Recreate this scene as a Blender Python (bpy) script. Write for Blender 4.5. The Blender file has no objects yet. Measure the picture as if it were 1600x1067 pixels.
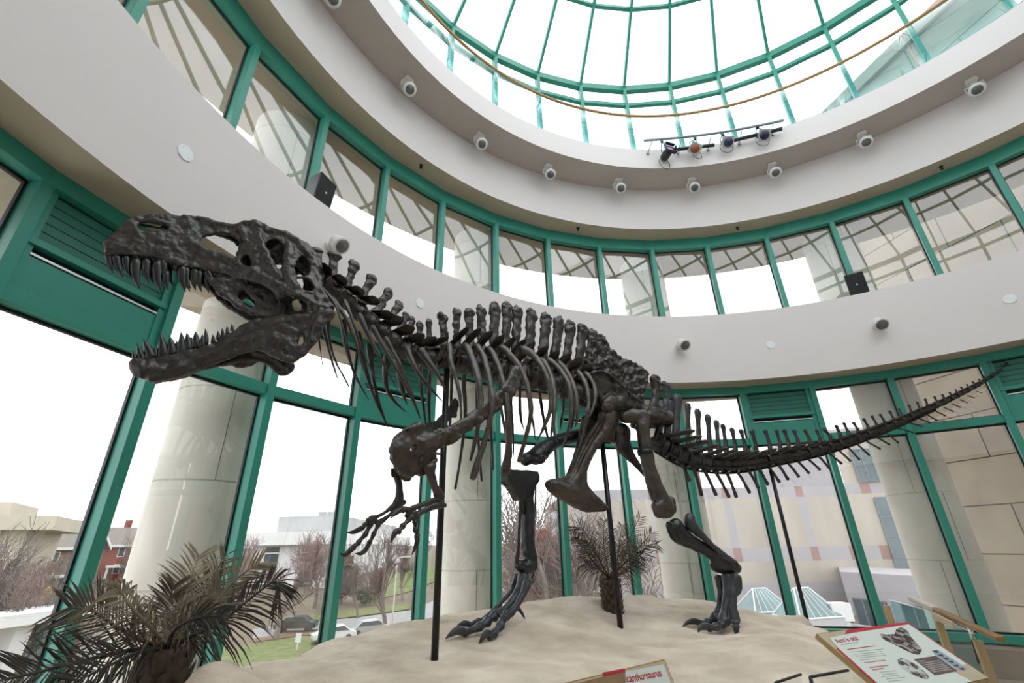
import bpy, bmesh, math, random
from mathutils import Vector, Matrix, noise
from mathutils.geometry import delaunay_2d_cdt
PI=math.pi
SC=bpy.context.scene
COL=SC.collection
# ------------------------------------------------------------------ camera
F=714.4; TH=math.radians(24.19); RO=math.radians(1.158); EZ=1.65
cr,sr=math.cos(RO),math.sin(RO); ct,st=math.cos(TH),math.sin(TH)
R_=Vector((1,0,0)); U_=Vector((0,-st,ct)); FW=Vector((0,ct,st))
AX=R_*cr-U_*sr; AY=R_*sr+U_*cr; EYE=Vector((0,0,EZ))
cam=bpy.data.objects.new('camera',bpy.data.cameras.new('camera')); COL.objects.link(cam)
cam.data.sensor_width=36; cam.data.lens=F*36/1600; cam.data.clip_end=2000; cam.data.clip_start=.02
M=Matrix((AX,AY,-FW)).transposed().to_4x4(); M.translation=EYE
cam.matrix_world=M
SC.camera=cam
# ------------------------------------------------------------------ light: overcast sky
W=bpy.data.worlds.new('overcast_sky'); SC.world=W; W.use_nodes=True
nt=W.node_tree; bg=nt.nodes['Background']
bg.inputs[0].default_value=(.93,.965,1,1); bg.inputs[1].default_value=3.2
sun=bpy.data.objects.new('hazy_sun',bpy.data.lights.new('hazy_sun','SUN')); COL.objects.link(sun)
sun.data.energy=.6; sun.data.angle=math.radians(40); sun.rotation_euler=(math.radians(38),math.radians(8),math.radians(20))
SC.view_settings.view_transform='Standard'; SC.view_settings.look='None'
SC.view_settings.exposure=-0.3; SC.view_settings.gamma=1
SC.cycles.transparent_max_bounces=24
SC.cycles.max_bounces=10; SC.cycles.diffuse_bounces=5
SC.cycles.use_denoising=True
# ------------------------------------------------------------------ helpers
def ray(px,py):
    return AX*((px-800)/F)+AY*((533.5-py)/F)+FW
UU=.65; CX,CY=3.0966,1.4959
def zu(h): return EZ+h*UU
def ru(r): return r*UU
def pol(r,az,z):
    a=math.radians(az); return Vector((CX+r*math.cos(a),CY+r*math.sin(a),z))
def cyl(px,py,r):
    d=ray(px,py); a=d.x**2+d.y**2; b=-2*(d.x*CX+d.y*CY); c=CX*CX+CY*CY-r*r
    return EYE+d*((-b+math.sqrt(b*b-4*a*c))/(2*a))
def at_z(px,py,z):
    d=ray(px,py); return EYE+d*((z-EZ)/d.z)
def at_y(px,py,y):
    d=ray(px,py); return EYE+d*(y/d.y)
def at_d(px,py,dist):
    d=ray(px,py); return EYE+d*(dist/math.hypot(d.x,d.y))
def azof(p): return math.degrees(math.atan2(p.y-CY,p.x-CX))
def depth(p): return (p-EYE).dot(FW)
class MB:
    """collects shapes that end up as one mesh"""
    def __init__(s): s.v=[]; s.f=[]; s.m=[]; s.sm=[]
    def add(s,vs,fs,mi=0,smooth=False):
        o=len(s.v); s.v+=[Vector(v) for v in vs]
        for f in fs: s.f.append([o+i for i in f]); s.m.append(mi); s.sm.append(smooth)
        return s
    def box(s,c,size,rz=0,mi=0,mat=None):
        x,y,z=[k/2 for k in size]; c=Vector(c)
        vs=[Vector((i*x,j*y,k*z)) for i in(-1,1) for j in(-1,1) for k in(-1,1)]
        R=mat if mat is not None else Matrix.Rotation(rz,3,'Z')
        vs=[R@v+c for v in vs]
        return s.add(vs,[(0,1,3,2),(4,6,7,5),(0,4,5,1),(2,3,7,6),(0,2,6,4),(1,5,7,3)],mi)
    def hexa(s,b,t,mi=0):
        n=len(b); vs=list(b)+list(t)
        fs=[list(range(n))[::-1],[n+i for i in range(n)]]+[(i,(i+1)%n,n+(i+1)%n,n+i) for i in range(n)]
        return s.add(vs,fs,mi)
    def tube(s,pts,rad,seg=10,mi=0,cap=True,flat=1,up=None,smooth=True,rnd=True,side=None):
        pts=[Vector(p) for p in pts]; n=len(pts)
        if not isinstance(rad,(list,tuple)): rad=[rad]*n
        rad=list(rad)
        if rnd and cap and n>1:
            a=(pts[0]-pts[1]).normalized(); b=(pts[-1]-pts[-2]).normalized()
            pts=[pts[0]+a*rad[0]*.55,pts[0]+a*rad[0]*.35]+pts+[pts[-1]+b*rad[-1]*.35,pts[-1]+b*rad[-1]*.55]
            rad=[rad[0]*.35,rad[0]*.78]+rad+[rad[-1]*.78,rad[-1]*.35]; n+=4
        T=[]
        for i in range(n):
            t=(pts[min(i+1,n-1)]-pts[max(i-1,0)]); T.append(t.normalized() if t.length>1e-9 else Vector((0,0,1)))
        N=Vector(up) if up is not None else (Vector((0,0,1)) if abs(T[0].z)<.9 else Vector((1,0,0)))
        vs=[]; B0=Vector((0,1,0))
        for i in range(n):
            N=(N-T[i]*N.dot(T[i]))
            N=N.normalized() if N.length>1e-6 else T[i].orthogonal().normalized()
            B=T[i].cross(N)
            if side is not None:
                B=side-T[i]*side.dot(T[i]); B=B.normalized() if B.length>1e-4 else B0; N=B.cross(T[i]); B0=B
            fl=flat[i] if isinstance(flat,(list,tuple)) and i<len(flat) else (flat if not isinstance(flat,(list,tuple)) else flat[-1])
            for k in range(seg):
                a=2*PI*k/seg; vs.append(pts[i]+N*math.cos(a)*rad[i]+B*math.sin(a)*rad[i]*fl)
        fs=[(i*seg+k,i*seg+(k+1)%seg,(i+1)*seg+(k+1)%seg,(i+1)*seg+k) for i in range(n-1) for k in range(seg)]
        if cap: fs+=[list(range(seg))[::-1],[(n-1)*seg+k for k in range(seg)]]
        return s.add(vs,fs,mi,smooth)
    def ball(s,c,r,seg=10,rings=7,mi=0,mat=None):
        c=Vector(c); r=r if isinstance(r,(tuple,list)) else (r,r,r); vs=[]
        for i in range(rings+1):
            t=PI*i/rings
            for k in range(seg):
                a=2*PI*k/seg; v=Vector((r[0]*math.sin(t)*math.cos(a),r[1]*math.sin(t)*math.sin(a),r[2]*math.cos(t)))
                vs.append((mat@v if mat is not None else v)+c)
        fs=[(i*seg+k,(i+1)*seg+k,(i+1)*seg+(k+1)%seg,i*seg+(k+1)%seg) for i in range(rings) for k in range(seg)]
        return s.add(vs,fs,mi,True)
    def lathe(s,prof,az0,az1,n,mi=0,smooth=True,closed=False):
        full=abs(az1-az0)>=359.9; cols=n if full else n+1; k=len(prof); vs=[]
        for i in range(cols):
            for r,z in prof: vs.append(pol(r,az0+(az1-az0)*i/n,z))
        fs=[]
        for i in range(n):
            j=(i+1)%cols
            for q in range(k if closed else k-1):
                w=(q+1)%k; fs.append((i*k+q,j*k+q,j*k+w,i*k+w))
        if closed and not full: fs+=[list(range(k)),[n*k+q for q in range(k)][::-1]]
        return s.add(vs,fs,mi,smooth)
    def build(s,name,mats,parent=None,kind=None,normals=True,bev=0,**pr):
        me=bpy.data.meshes.new(name); me.from_pydata([tuple(v) for v in s.v],[],s.f)
        if not isinstance(mats,(list,tuple)): mats=[mats]
        for m in mats: me.materials.append(m)
        me.polygons.foreach_set('material_index',s.m); me.polygons.foreach_set('use_smooth',s.sm)
        bm=bmesh.new(); bm.from_mesh(me)
        bmesh.ops.remove_doubles(bm,verts=bm.verts,dist=1e-6)
        if normals: bmesh.ops.recalc_face_normals(bm,faces=bm.faces)
        bm.to_mesh(me); bm.free(); me.update()
        o=bpy.data.objects.new(name,me); COL.objects.link(o)
        if parent: put(o,parent)
        if kind: o['kind']=kind
        for k,v in pr.items(): o[k]=v
        if bev:
            b=o.modifiers.new('bevel','BEVEL'); b.width=bev; b.segments=2; b.limit_method='ANGLE'
        return o
def put(o,parent):
    o.parent=parent
    def wm(q):
        return (wm(q.parent)@q.matrix_parent_inverse if q.parent else Matrix())@q.matrix_basis
    o.matrix_parent_inverse=wm(parent).inverted()
def tag(o,label=None,cat=None,group=None,kind=None):
    if label: o['label']=label
    if cat: o['category']=cat
    if group: o['group']=group
    if kind: o['kind']=kind
    return o
def empty(name,loc,label,cat,group=None,rz=0,kind=None):
    o=bpy.data.objects.new(name,None); COL.objects.link(o); o.empty_display_size=.1
    o.location=loc; o.rotation_euler=(0,0,rz); return tag(o,label,cat,group,kind)
def copy_tree(o,parent=None):
    c=o.copy(); COL.objects.link(c)
    if parent: c.parent=parent
    for ch in list(o.children): copy_tree(ch,c)
    return c
# ------------------------------------------------------------------ materials
MATS={}
def mat(name,col,rough=.6,metal=0,var=0,vs=4,bump=0,bs=30,spec=None,col2=None,detail=4,stretch=None,spread=.2,bd=.006):
    m=bpy.data.materials.new(name); m.use_nodes=True; n=m.node_tree; p=n.nodes['Principled BSDF']
    p.inputs['Base Color'].default_value=(*col,1); p.inputs['Roughness'].default_value=rough; p.inputs['Metallic'].default_value=metal
    if spec is not None: p.inputs['Specular IOR Level'].default_value=spec
    tc=n.nodes.new('ShaderNodeTexCoord'); src=tc.outputs['Object']
    if stretch:
        mp=n.nodes.new('ShaderNodeMapping'); mp.inputs['Scale'].default_value=stretch; n.links.new(src,mp.inputs[0]); src=mp.outputs[0]
    if var or col2:
        t=n.nodes.new('ShaderNodeTexNoise'); t.inputs['Scale'].default_value=vs; t.inputs['Detail'].default_value=detail; n.links.new(src,t.inputs['Vector'])
        r=n.nodes.new('ShaderNodeValToRGB'); n.links.new(t.outputs[0],r.inputs[0])
        c2=col2 or tuple(c*(1-var) for c in col); c1=col if col2 else tuple(min(1,c*(1+var)) for c in col)
        r.color_ramp.elements[0].color=(*c2,1); r.color_ramp.elements[1].color=(*c1,1)
        r.color_ramp.elements[0].position=.5-spread; r.color_ramp.elements[1].position=.5+spread
        n.links.new(r.outputs[0],p.inputs['Base Color'])
    if bump:
        t=n.nodes.new('ShaderNodeTexNoise'); t.inputs['Scale'].default_value=bs; t.inputs['Detail'].default_value=6; n.links.new(src,t.inputs['Vector'])
        b=n.nodes.new('ShaderNodeBump'); b.inputs['Strength'].default_value=bump; b.inputs['Distance'].default_value=bd
        n.links.new(t.outputs[0],b.inputs['Height']); n.links.new(b.outputs[0],p.inputs['Normal'])
    MATS[name]=m; return m
def glass_mat(name,tint,ior=1.5,rough=0,boost=1):
    m=bpy.data.materials.new(name); m.use_nodes=True; n=m.node_tree; n.nodes.remove(n.nodes['Principled BSDF'])
    out=n.nodes['Material Output']; t=n.nodes.new('ShaderNodeBsdfTransparent'); t.inputs[0].default_value=(*tint,1)
    g=n.nodes.new('ShaderNodeBsdfGlossy'); g.inputs['Roughness'].default_value=rough; g.inputs[0].default_value=(1,1,1,1)
    lw=n.nodes.new('ShaderNodeLayerWeight'); lw.inputs[0].default_value=.5
    pw=n.nodes.new('ShaderNodeMath'); pw.operation='POWER'; pw.inputs[1].default_value=5; n.links.new(lw.outputs['Facing'],pw.inputs[0])
    mu=n.nodes.new('ShaderNodeMath'); mu.operation='MULTIPLY_ADD'; mu.inputs[1].default_value=.9*boost; mu.inputs[2].default_value=.045*boost; mu.use_clamp=True
    n.links.new(pw.outputs[0],mu.inputs[0])
    x=n.nodes.new('ShaderNodeMixShader'); n.links.new(mu.outputs[0],x.inputs[0])
    n.links.new(t.outputs[0],x.inputs[1]); n.links.new(g.outputs[0],x.inputs[2]); n.links.new(x.outputs[0],out.inputs[0])
    return m
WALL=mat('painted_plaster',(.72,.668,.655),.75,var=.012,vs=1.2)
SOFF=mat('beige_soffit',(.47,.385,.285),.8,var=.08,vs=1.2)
GREEN=mat('green_enamel',(.035,.27,.20),.35,var=.05,vs=3)
GREEN2=mat('green_grille',(.022,.17,.125),.45)
DARKGAP=mat('dark_gap',(.012,.014,.014),.6)
GASK=mat('black_gasket',(.01,.01,.011),.5)
ALU=mat('brushed_aluminium',(.72,.75,.76),.35,metal=.8)
GLASS=glass_mat('window_glass',(.985,.99,.985),1.5,boost=1.6)
RGLASS=glass_mat('railing_glass',(.74,.91,.93),1.5,boost=.3)
STONE=mat('column_stone',(.58,.545,.47),.85,var=.12,vs=2.2,bump=.15,bs=25,stretch=(1,1,.6))
TAN=mat('outer_slab_stone',(.31,.25,.18),.85,var=.12,vs=1.6)
JOINT=mat('mortar_joint',(.22,.20,.17),.9)
WOOD=mat('oak_rail',(.40,.21,.07),.4,var=.2,vs=8,stretch=(1,1,6))
FLOORM=mat('terrazzo_floor',(.36,.32,.28),.35,var=.15,vs=30)
def cyl_wall(name,prof,mats,n=144,kind='structure',lab=None,az0=0,az1=360,mi=0,closed=False,bev=0):
    b=MB(); b.lathe(prof,az0,az1,n,mi,closed=closed); o=b.build(name,mats,kind=kind)
    for p in o.data.polygons: p.use_smooth=True
    o.data.set_sharp_from_angle(angle=math.radians(30))
    if lab: o['label']=lab; o['category']='wall'
    return o
# ------------------------------------------------------------------ rotunda shell
RG,RB,RF=ru(10),ru(9.326),ru(8.381)
Z_SILL,Z_TR0,Z_TR1,Z_H3,Z_BL,Z_BU=zu(-1.8),zu(2.33),zu(2.5),zu(3.86),zu(3.919),zu(5.901)
Z_H2,Z_W2,Z_S1,Z_FU,Z_RL=zu(8.82),zu(8.966),zu(10.53),zu(11.307),zu(12.857)
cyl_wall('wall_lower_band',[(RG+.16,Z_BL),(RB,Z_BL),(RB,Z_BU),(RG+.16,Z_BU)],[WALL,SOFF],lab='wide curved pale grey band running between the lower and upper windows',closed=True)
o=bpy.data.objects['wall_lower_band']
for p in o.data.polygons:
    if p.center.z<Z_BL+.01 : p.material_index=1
cyl_wall('wall_upper_band',[(RB,Z_W2),(RB,Z_S1)],[WALL],lab='curved grey wall above the upper window ring, under the balcony')
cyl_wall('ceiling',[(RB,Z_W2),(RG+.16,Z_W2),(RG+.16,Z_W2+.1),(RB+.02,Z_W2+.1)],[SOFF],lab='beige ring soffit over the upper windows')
cyl_wall('ceiling_balcony',[(RF,Z_S1),(RB,Z_S1)],[mat('darker_soffit',(.50,.435,.39),.8,var=.02,vs=1)],lab='grey underside of the balcony carrying the white spotlights')  # one even colour, darker and browner than the walls
cyl_wall('wall_balcony_edge',[(RF,Z_S1),(RF,Z_FU),(RF+.14,Z_FU),(RF+.14,Z_FU-.25),(RG+.3,Z_FU-.25),(RG+.3,Z_S1+.1),(RB,Z_S1)],[WALL],lab='pale grey curved edge of the upper balcony floor')
cyl_wall('trim_balcony',[(RF+.10,Z_FU),(RF+.10,Z_FU+.10),(RF+.14,Z_FU+.10),(RF+.14,Z_FU)],[SOFF],closed=True,lab='beige kick strip behind the balcony glass')
# floor and inner rooms behind the camera
b=MB(); n=72
b.add([pol(RG+.3,360*i/n,0) for i in range(n)],[list(range(n))]); o=b.build('floor',FLOORM,kind='structure'); tag(o,'stone floor of the rotunda around the rock mound','floor')
cyl_wall('wall_below_windows',[(RG-.1,0),(RG-.1,Z_SILL-.16),(RG-.02,Z_SILL-.10),(RG+.16,Z_SILL-.10),(RG+.16,-.2)],[mat('sill_wall',(.30,.24,.19),.8,var=.15,vs=2)],az0=1.2,az1=201.2,n=80,lab='low tan wall under the lower windows')
cyl_wall('wall_back_lower',[(RG,0),(RG,Z_BL)],[WALL],az0=201.2,az1=361.2,n=64,lab='plain wall behind the viewer, lower level')
cyl_wall('wall_back_upper',[(RG,Z_BU),(RG,Z_W2)],[WALL],az0=201.2,az1=361.2,n=64,lab='plain wall behind the viewer, upper level')
cyl_wall('ceiling_outer_eaves',[(RG+.14,zu(4.15)),(ru(12),zu(4.15)),(ru(12),Z_BU-.1),(RG+.14,Z_BU-.1)],[TAN],az0=1.2,az1=201.2,n=80,closed=True,lab='tan stone ledge outside above the lower windows')
cyl_wall('ceiling_outer_cornice',[(RG+.14,zu(8.8)),(ru(12),zu(8.8)),(ru(12),zu(10.3)),(RG+.14,zu(10.3))],[TAN],az0=1.2,az1=201.2,n=80,closed=True,lab='tan stone cornice outside above the upper windows')
# ---- window bays every ten degrees
A0=1.2
def radial(az): 
    a=math.radians(az); return Vector((math.cos(a),math.sin(a),0)),Vector((-math.sin(a),math.cos(a),0))
def barz(b,az,r0,r1,w,z0,z1,mi=0):
    e,t=radial(az); c0=pol(r0,az,0); c1=pol(r1,az,0); h=t*w/2
    q=[c0-h,c1-h,c1+h,c0+h]
    b.hexa([Vector((p.x,p.y,z0)) for p in q],[Vector((p.x,p.y,z1)) for p in q],mi)
def bart(b,a0,a1,r0,r1,z0,z1,mi=0,trim=0):
    # straight bar between two mullions, following the chord
    p0,p1=pol(r0,a0,0),pol(r0,a1,0); q0,q1=pol(r1,a0,0),pol(r1,a1,0)
    if trim:
        d=(p1-p0).normalized(); p0=p0+d*trim; p1=p1-d*trim; q0=q0+d*trim; q1=q1-d*trim
    q=[p0,q0,q1,p1]; b.hexa([Vector((p.x,p.y,z0)) for p in q],[Vector((p.x,p.y,z1)) for p in q],mi)
MW,MD0,MD1=.085,RG-.06,RG+.10
def lower_bay(i,k):
    a0,a1=A0+10*k,A0+10*k+10; louv=(k%3==1)
    b=MB()
    barz(b,a1,MD0,MD1,MW,Z_SILL-.1,Z_BL)
    bart(b,a0,a1,MD0,MD1,Z_SILL-.1,Z_SILL)
    bart(b,a0,a1,MD0,MD1,Z_H3-.09,Z_BL)
    bart(b,a0,a1,MD0+.03,MD1,Z_TR0,Z_TR1)
    o=b.build('window_%d'%i,[GREEN],kind='structure',bev=.004)
    tag(o,'lower rotunda window bay in green frame, %s from the left'%ORD[i-1]+(', with louvre panel on top' if louv else ''),'window')
    g=MB(); gr=RG+.075
    for z0,z1 in ((Z_SILL,Z_TR0),(Z_TR1,Z_H3-.09)):
        if louv and z0==Z_TR1: continue
        for t in (.04,):
            bart(g,a0,a1,gr-.012,gr+.022,z0,z0+.022,trim=.05); bart(g,a0,a1,gr-.012,gr+.022,z1-.022,z1,trim=.05)
        for a,s in ((a0,1),(a1,-1)):
            e,tt=radial(a); d=s*math.degrees((MW/2+.008)/RG); barz(g,a+d,gr-.012,gr+.022,.016,z0,z1)
    g.build('gasket',[GASK],parent=o)
    for z0,z1 in ((Z_SILL,Z_TR0),(Z_TR1,Z_H3-.09)):
        if louv and z0==Z_TR1: continue
        g=MB(); bart(g,a0,a1,gr,gr+.008,z0,z1,trim=.045); g.build('glass_pane',[GLASS],parent=o)
    if louv:
        zg0,zg1=zu(3.07),Z_H3-.09
        p=MB(); bart(p,a0,a1,RG+.0,RG+.09,zu(2.5),zu(2.90),trim=.04); 
        bart(p,a0,a1,RG-.03,RG+.06,zg0-.03,zg0+.02,trim=.04)
        for a,s in ((a0,1),(a1,-1)):
            barz(p,a+s*.62,RG-.02,RG+.06,.06,zu(2.5),zg1)
        bart(p,a0,a1,RG+.05,RG+.1,zu(2.5),zg1,trim=.04,mi=1)
        pp=p.build('louvre_panel',[GREEN,DARKGAP],parent=o)
        p=MB(); nb=5
        for q in range(nb):
            z=zg0+.03+(zg1-zg0-.05)*q/nb; h=(zg1-zg0)/nb*.80
            bart(p,a0,a1,RG+.012,RG+.03,z,z+h,trim=.07)
        p.build('louvre_blades',[GREEN2],parent=pp)
        p=MB(); bart(p,a0,a1,RG-.01,RG+.0,zu(2.915),zu(2.94),trim=.07); p.build('slot_rail',[ALU],parent=pp)
    return o
def upper_bay(i,k):
    a0,a1=A0+10*k,A0+10*k+10; b=MB()
    barz(b,a1,MD0,MD1,MW*.95,Z_BU,Z_W2)
    bart(b,a0,a1,MD0,MD1,zu(8.60),Z_W2); bart(b,a0,a1,MD0,MD1,Z_BU-.02,Z_BU+.08)
    o=b.build('window_%d'%i,[GREEN],kind='structure',bev=.004)
    tag(o,'upper ring window pane in green frame, %s from the left'%ORD[i-NLOW-1],'window')
    gr=RG+.06; g=MB(); bart(g,a0,a1,gr-.01,gr+.018,zu(8.575),zu(8.60),trim=.05)
    for a,s in ((a0,1),(a1,-1)):
        d=s*math.degrees((MW/2+.006)/RG); barz(g,a+d,gr-.01,gr+.018,.014,Z_BU,zu(8.60))
    g.build('gasket',[GASK],parent=o)
    g=MB(); bart(g,a0,a1,gr,gr+.008,Z_BU+.05,zu(8.6),trim=.045); g.build('glass_pane',[GLASS],parent=o)
ORD=['first','second','third','fourth','fifth','sixth','seventh','eighth','ninth','tenth','eleventh','twelfth','thirteenth','fourteenth','fifteenth','sixteenth','seventeenth','eighteenth','nineteenth','twentieth']
ks=list(range(18,2,-1)); NLOW=len(ks)
for i,k in enumerate(ks): lower_bay(i+1,k)
for i,k in enumerate(ks): upper_bay(NLOW+i+1,k)
# plain infill where bays are outside the view
cyl_wall('wall_left_return',[(RG,0),(RG,Z_BL)],[WALL],az0=191.2,az1=201.2,n=4,lab='plain wall beside the leftmost lower window')
cyl_wall('wall_left_return_upper',[(RG,Z_BU),(RG,Z_W2)],[WALL],az0=191.2,az1=201.2,n=4,lab='plain wall beside the leftmost upper window')
cyl_wall('wall_right_return',[(RG,0),(RG,Z_BL)],[WALL],az0=1.2,az1=31.2,n=12,lab='plain wall beside the rightmost lower window')
cyl_wall('wall_right_return_upper',[(RG,Z_BU),(RG,Z_W2)],[WALL],az0=1.2,az1=31.2,n=12,lab='plain wall beside the rightmost upper window')
# ---- glazed dome above the balcony
dome=MB(); DR=RG
D1,D2,D3=(DR,zu(16.17)),(ru(8.03),zu(17.87)),(ru(4.2),zu(20.6))
ss=MB()
o=empty('window_%d'%(2*NLOW+1),(CX,CY,D1[1]),'great glazed dome with green ribs over the balcony','window',kind='structure')
def ringbar(name,r,z,dr,dz):
    b=MB()
    for k in range(36):
        b2=MB(); bart(b,A0+10*k,A0+10*k+10,r-dr/2,r+dr/2,z-dz/2,z+dz/2)
    return b.build(name,[GREEN],parent=o,bev=0)
ringbar('ring_beam',DR,zu(16.17),.12,.17); ringbar('ring_bar',DR,zu(15.3),.09,.09); ringbar('ring_bar',D2[0],D2[1],.08,.08); ringbar('ring_bar',D3[0],D3[1],.08,.08)
ringbar('ring_bar',DR,Z_FU-.2,.1,.1)
for k in range(36):
    a=A0+10*k; b=MB(); barz(b,a,DR-.07,DR+.07,.075,Z_FU-.25,zu(16.17))
    e,t=radial(a)
    for (r0,z0),(r1,z1) in ((D1,D2),(D2,D3)):
        p,q=pol(r0,a,z0),pol(r1,a,z1); up=(q-p).cross(t).normalized()*.055; h=t*.03
        b.hexa([p-h-up,p+h-up,p+h+up,p-h+up],[q-h-up,q+h-up,q+h+up,q-h+up])
    b.build('dome_rib',[GREEN],parent=o)
g=MB()
for k in range(36):
    a0,a1=A0+10*k,A0+10*k+10
    for p,q in (((DR+.05,Z_FU-.2),(DR+.05,D1[1])),((D1[0]+.05,D1[1]),(D2[0]+.05,D2[1]+.03)),((D2[0]+.05,D2[1]+.03),(D3[0]+.05,D3[1]+.03))):
        g.add([pol(p[0],a0,p[1]),pol(p[0],a1,p[1]),pol(q[0],a1,q[1]),pol(q[0],a0,q[1])],[(0,1,2,3)])
g.add([pol(D3[0],A0+10*k,D3[1]+.03) for k in range(36)],[list(range(36))])
g.build('dome_glazing',[GLASS],parent=o)
# ---- glass balustrade with oak handrail, on the balcony edge
bal=empty('balcony_railing',(CX,CY,Z_FU),'curved glass balustrade with a brown wooden handrail along the balcony edge','railing')
b=MB(); N=180
pts=[pol(ru(8.401),360*i/N,Z_RL-.03) for i in range(N+1)]
b.tube(pts,.028,seg=10,cap=False,rnd=False); b.build('handrail',[WOOD],parent=bal)
NP=30
for i in range(NP):
    a0=7.5+12*i+.15; a1=a0+11.7; g=MB()
    g.lathe([(RF+.05,Z_FU+.0),(RF+.05,Z_RL-.045),(RF+.062,Z_RL-.045),(RF+.062,Z_FU+.0)],a0,a1,6,closed=True); g.build('glass_panel',[RGLASS],parent=bal)
# ---- stone columns outside
def column(az,lab):
    b=MB(); r=.455; c=pol(ru(11.2),az,0); n=40
    zs=[zu(-15)]+[zu(z) for z in [-14+1.49*k for k in range(0,13)] if z<4.1]+[zu(4.15)]
    js=[zu(-.46+1.47*k) for k in range(-10,7)]
    prof=[(zu(-15),r)]
    for z in js:
        if z<zu(8.7): prof+=[(z-.009,r),(z-.006,r-.012),(z+.006,r-.012),(z+.009,r)]
    prof+=[(zu(8.8),r)]
    prof.sort()
    vs=[];fs=[]
    for z,rr in prof:
        for k in range(n):
            a=2*PI*k/n; vs.append((c.x+rr*math.cos(a),c.y+rr*math.sin(a),z))
    for i in range(len(prof)-1):
        rec=prof[i][1]<r and prof[i+1][1]<r
        for k in range(n): b.add([],[]) if 0 else fs.append((i*n+k,i*n+(k+1)%n,(i+1)*n+(k+1)%n,(i+1)*n+k))
    b.add(vs,fs,0,True)
    for i,z in enumerate(js):
        # upright joint between the drums' two halves
        for s in (0,1):
            a=math.radians(az+180+(-18 if i%2 else 25))+s*PI
            b.box((c.x+math.cos(a)*(r-.002),c.y+math.sin(a)*(r-.002),z+.478),(.01,.008,.94),a,mi=1)
    o=b.build('stone_column',[STONE,JOINT]); tag(o,lab,'column',None)
    o.data.set_sharp_from_angle(angle=math.radians(40))
for az,lab in ((181.2,'round pale stone column outside at the far left edge'),(151.2,'round pale stone column outside behind the open jaws of the skull'),(121.2,'round pale stone column outside behind the ribcage and the clawed hands'),(91.2,'round pale stone column outside behind the straight near hind leg'),(61.2,'round pale stone column outside behind the tail end, beside the big block wall'),(31.2,'round pale stone column outside at the far right edge')):
    column(az,lab)
# ------------------------------------------------------------------ dinosaur skeleton
BONE=mat('dark_fossil_bone',(.0235,.0160,.0122),.34,var=.6,vs=11,bump=.9,bs=42,spec=.6)
BONEB=mat('brown_fossil_bone',(.042,.0285,.0195),.36,var=.6,vs=10,bump=.8,bs=36,spec=.6)
BONEG=mat('grey_brown_fossil_bone',(.060,.045,.036),.32,var=.6,vs=12,bump=.7,bs=40,spec=.6)
BONEK=mat('black_cast_bone',(.0095,.0095,.0105),.32,var=.4,vs=9,bump=.7,bs=34,spec=.6)
BONES=mat('slate_grey_cast_bone',(.036,.037,.041),.42,var=.4,vs=9,bump=.4,bs=34)
TOOTH=mat('dark_glossy_tooth',(.012,.0105,.010),.25,var=.4,vs=14)
STEEL=mat('black_painted_steel',(.012,.012,.013),.35,metal=.3)
def pch(xs,ys):
    n=len(xs); d=[(ys[i+1]-ys[i])/(xs[i+1]-xs[i]) for i in range(n-1)]
    m=[d[0]]+[0 if d[i-1]*d[i]<=0 else 2*d[i-1]*d[i]/(d[i-1]+d[i]) for i in range(1,n-1)]+[d[-1]]
    def f(x):
        if x<=xs[0]: return ys[0]+m[0]*(x-xs[0]),m[0]
        if x>=xs[-1]: return ys[-1]+m[-1]*(x-xs[-1]),m[-1]
        i=0
        while x>xs[i+1]: i+=1
        h=xs[i+1]-xs[i]; t=(x-xs[i])/h
        y=ys[i]*(2*t**3-3*t*t+1)+h*m[i]*(t**3-2*t*t+t)+ys[i+1]*(3*t*t-2*t**3)+h*m[i+1]*(t**3-t*t)
        dy=(ys[i]*(6*t*t-6*t)+ys[i+1]*(6*t-6*t*t))/h+m[i]*(3*t*t-4*t+1)+m[i+1]*(3*t*t-2*t)
        return y,dy
    return f
# the plan curve of the backbone: picture point and how far away it stands
PL=[at_y(*q) for q in ((165,400,2.35),(345,440,2.68),(510,500,3.0),(600,510,3.42),(720,560,4.15),(850,580,5.0),(980,620,5.72),(1060,660,6.12),(1200,715,6.62),(1400,668,6.75),(1575,565,6.35))]
GX=pch([p.x for p in PL],[p.y for p in PL])
def P(px,py,lat=0.):
    d=ray(px,py); lo,hi=.3,16.
    def fn(t):
        g,m=GX(d.x*t); return d.y*t-g+lat*math.sqrt(1+m*m)
    for _ in range(44):
        mid=(lo+hi)/2
        if fn(mid)>0: hi=mid
        else: lo=mid
    return EYE+d*lo
def NRM(p):
    g,m=GX(p.x); return Vector((-m,1,0)).normalized()   # towards the animal's right, away from the viewer
def LAT(p):
    g,m=GX(p.x); return (g-p.y)/math.sqrt(1+m*m)
def MIR(p): return p+NRM(p)*(2*LAT(p))
class Cr:
    def __init__(s,ox,oy,k): s.o=(ox,oy); s.k=k
    def __call__(s,q): return (s.o[0]+q[0]*s.k,s.o[1]+q[1]*s.k)
S1=Cr(140,310,420/1494); S2=Cr(480,370,380/1308); S3=Cr(640,460,.3); S4=Cr(780,560,420/1600); S5=Cr(500,640,360/1038)
S6=Cr(1000,540,.375); S7=Cr(660,720,540/1600); S8=Cr(1040,590,.1625); SP=Cr(0,0,1)
def lerp(a,b,t): return a+(b-a)*t
def interp(tab,x):
    if x<=tab[0][0]: return tab[0][1]
    for (a,u),(b,v) in zip(tab,tab[1:]):
        if x<=b: return lerp(u,v,(x-a)/(b-a))
    return tab[-1][1]
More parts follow.
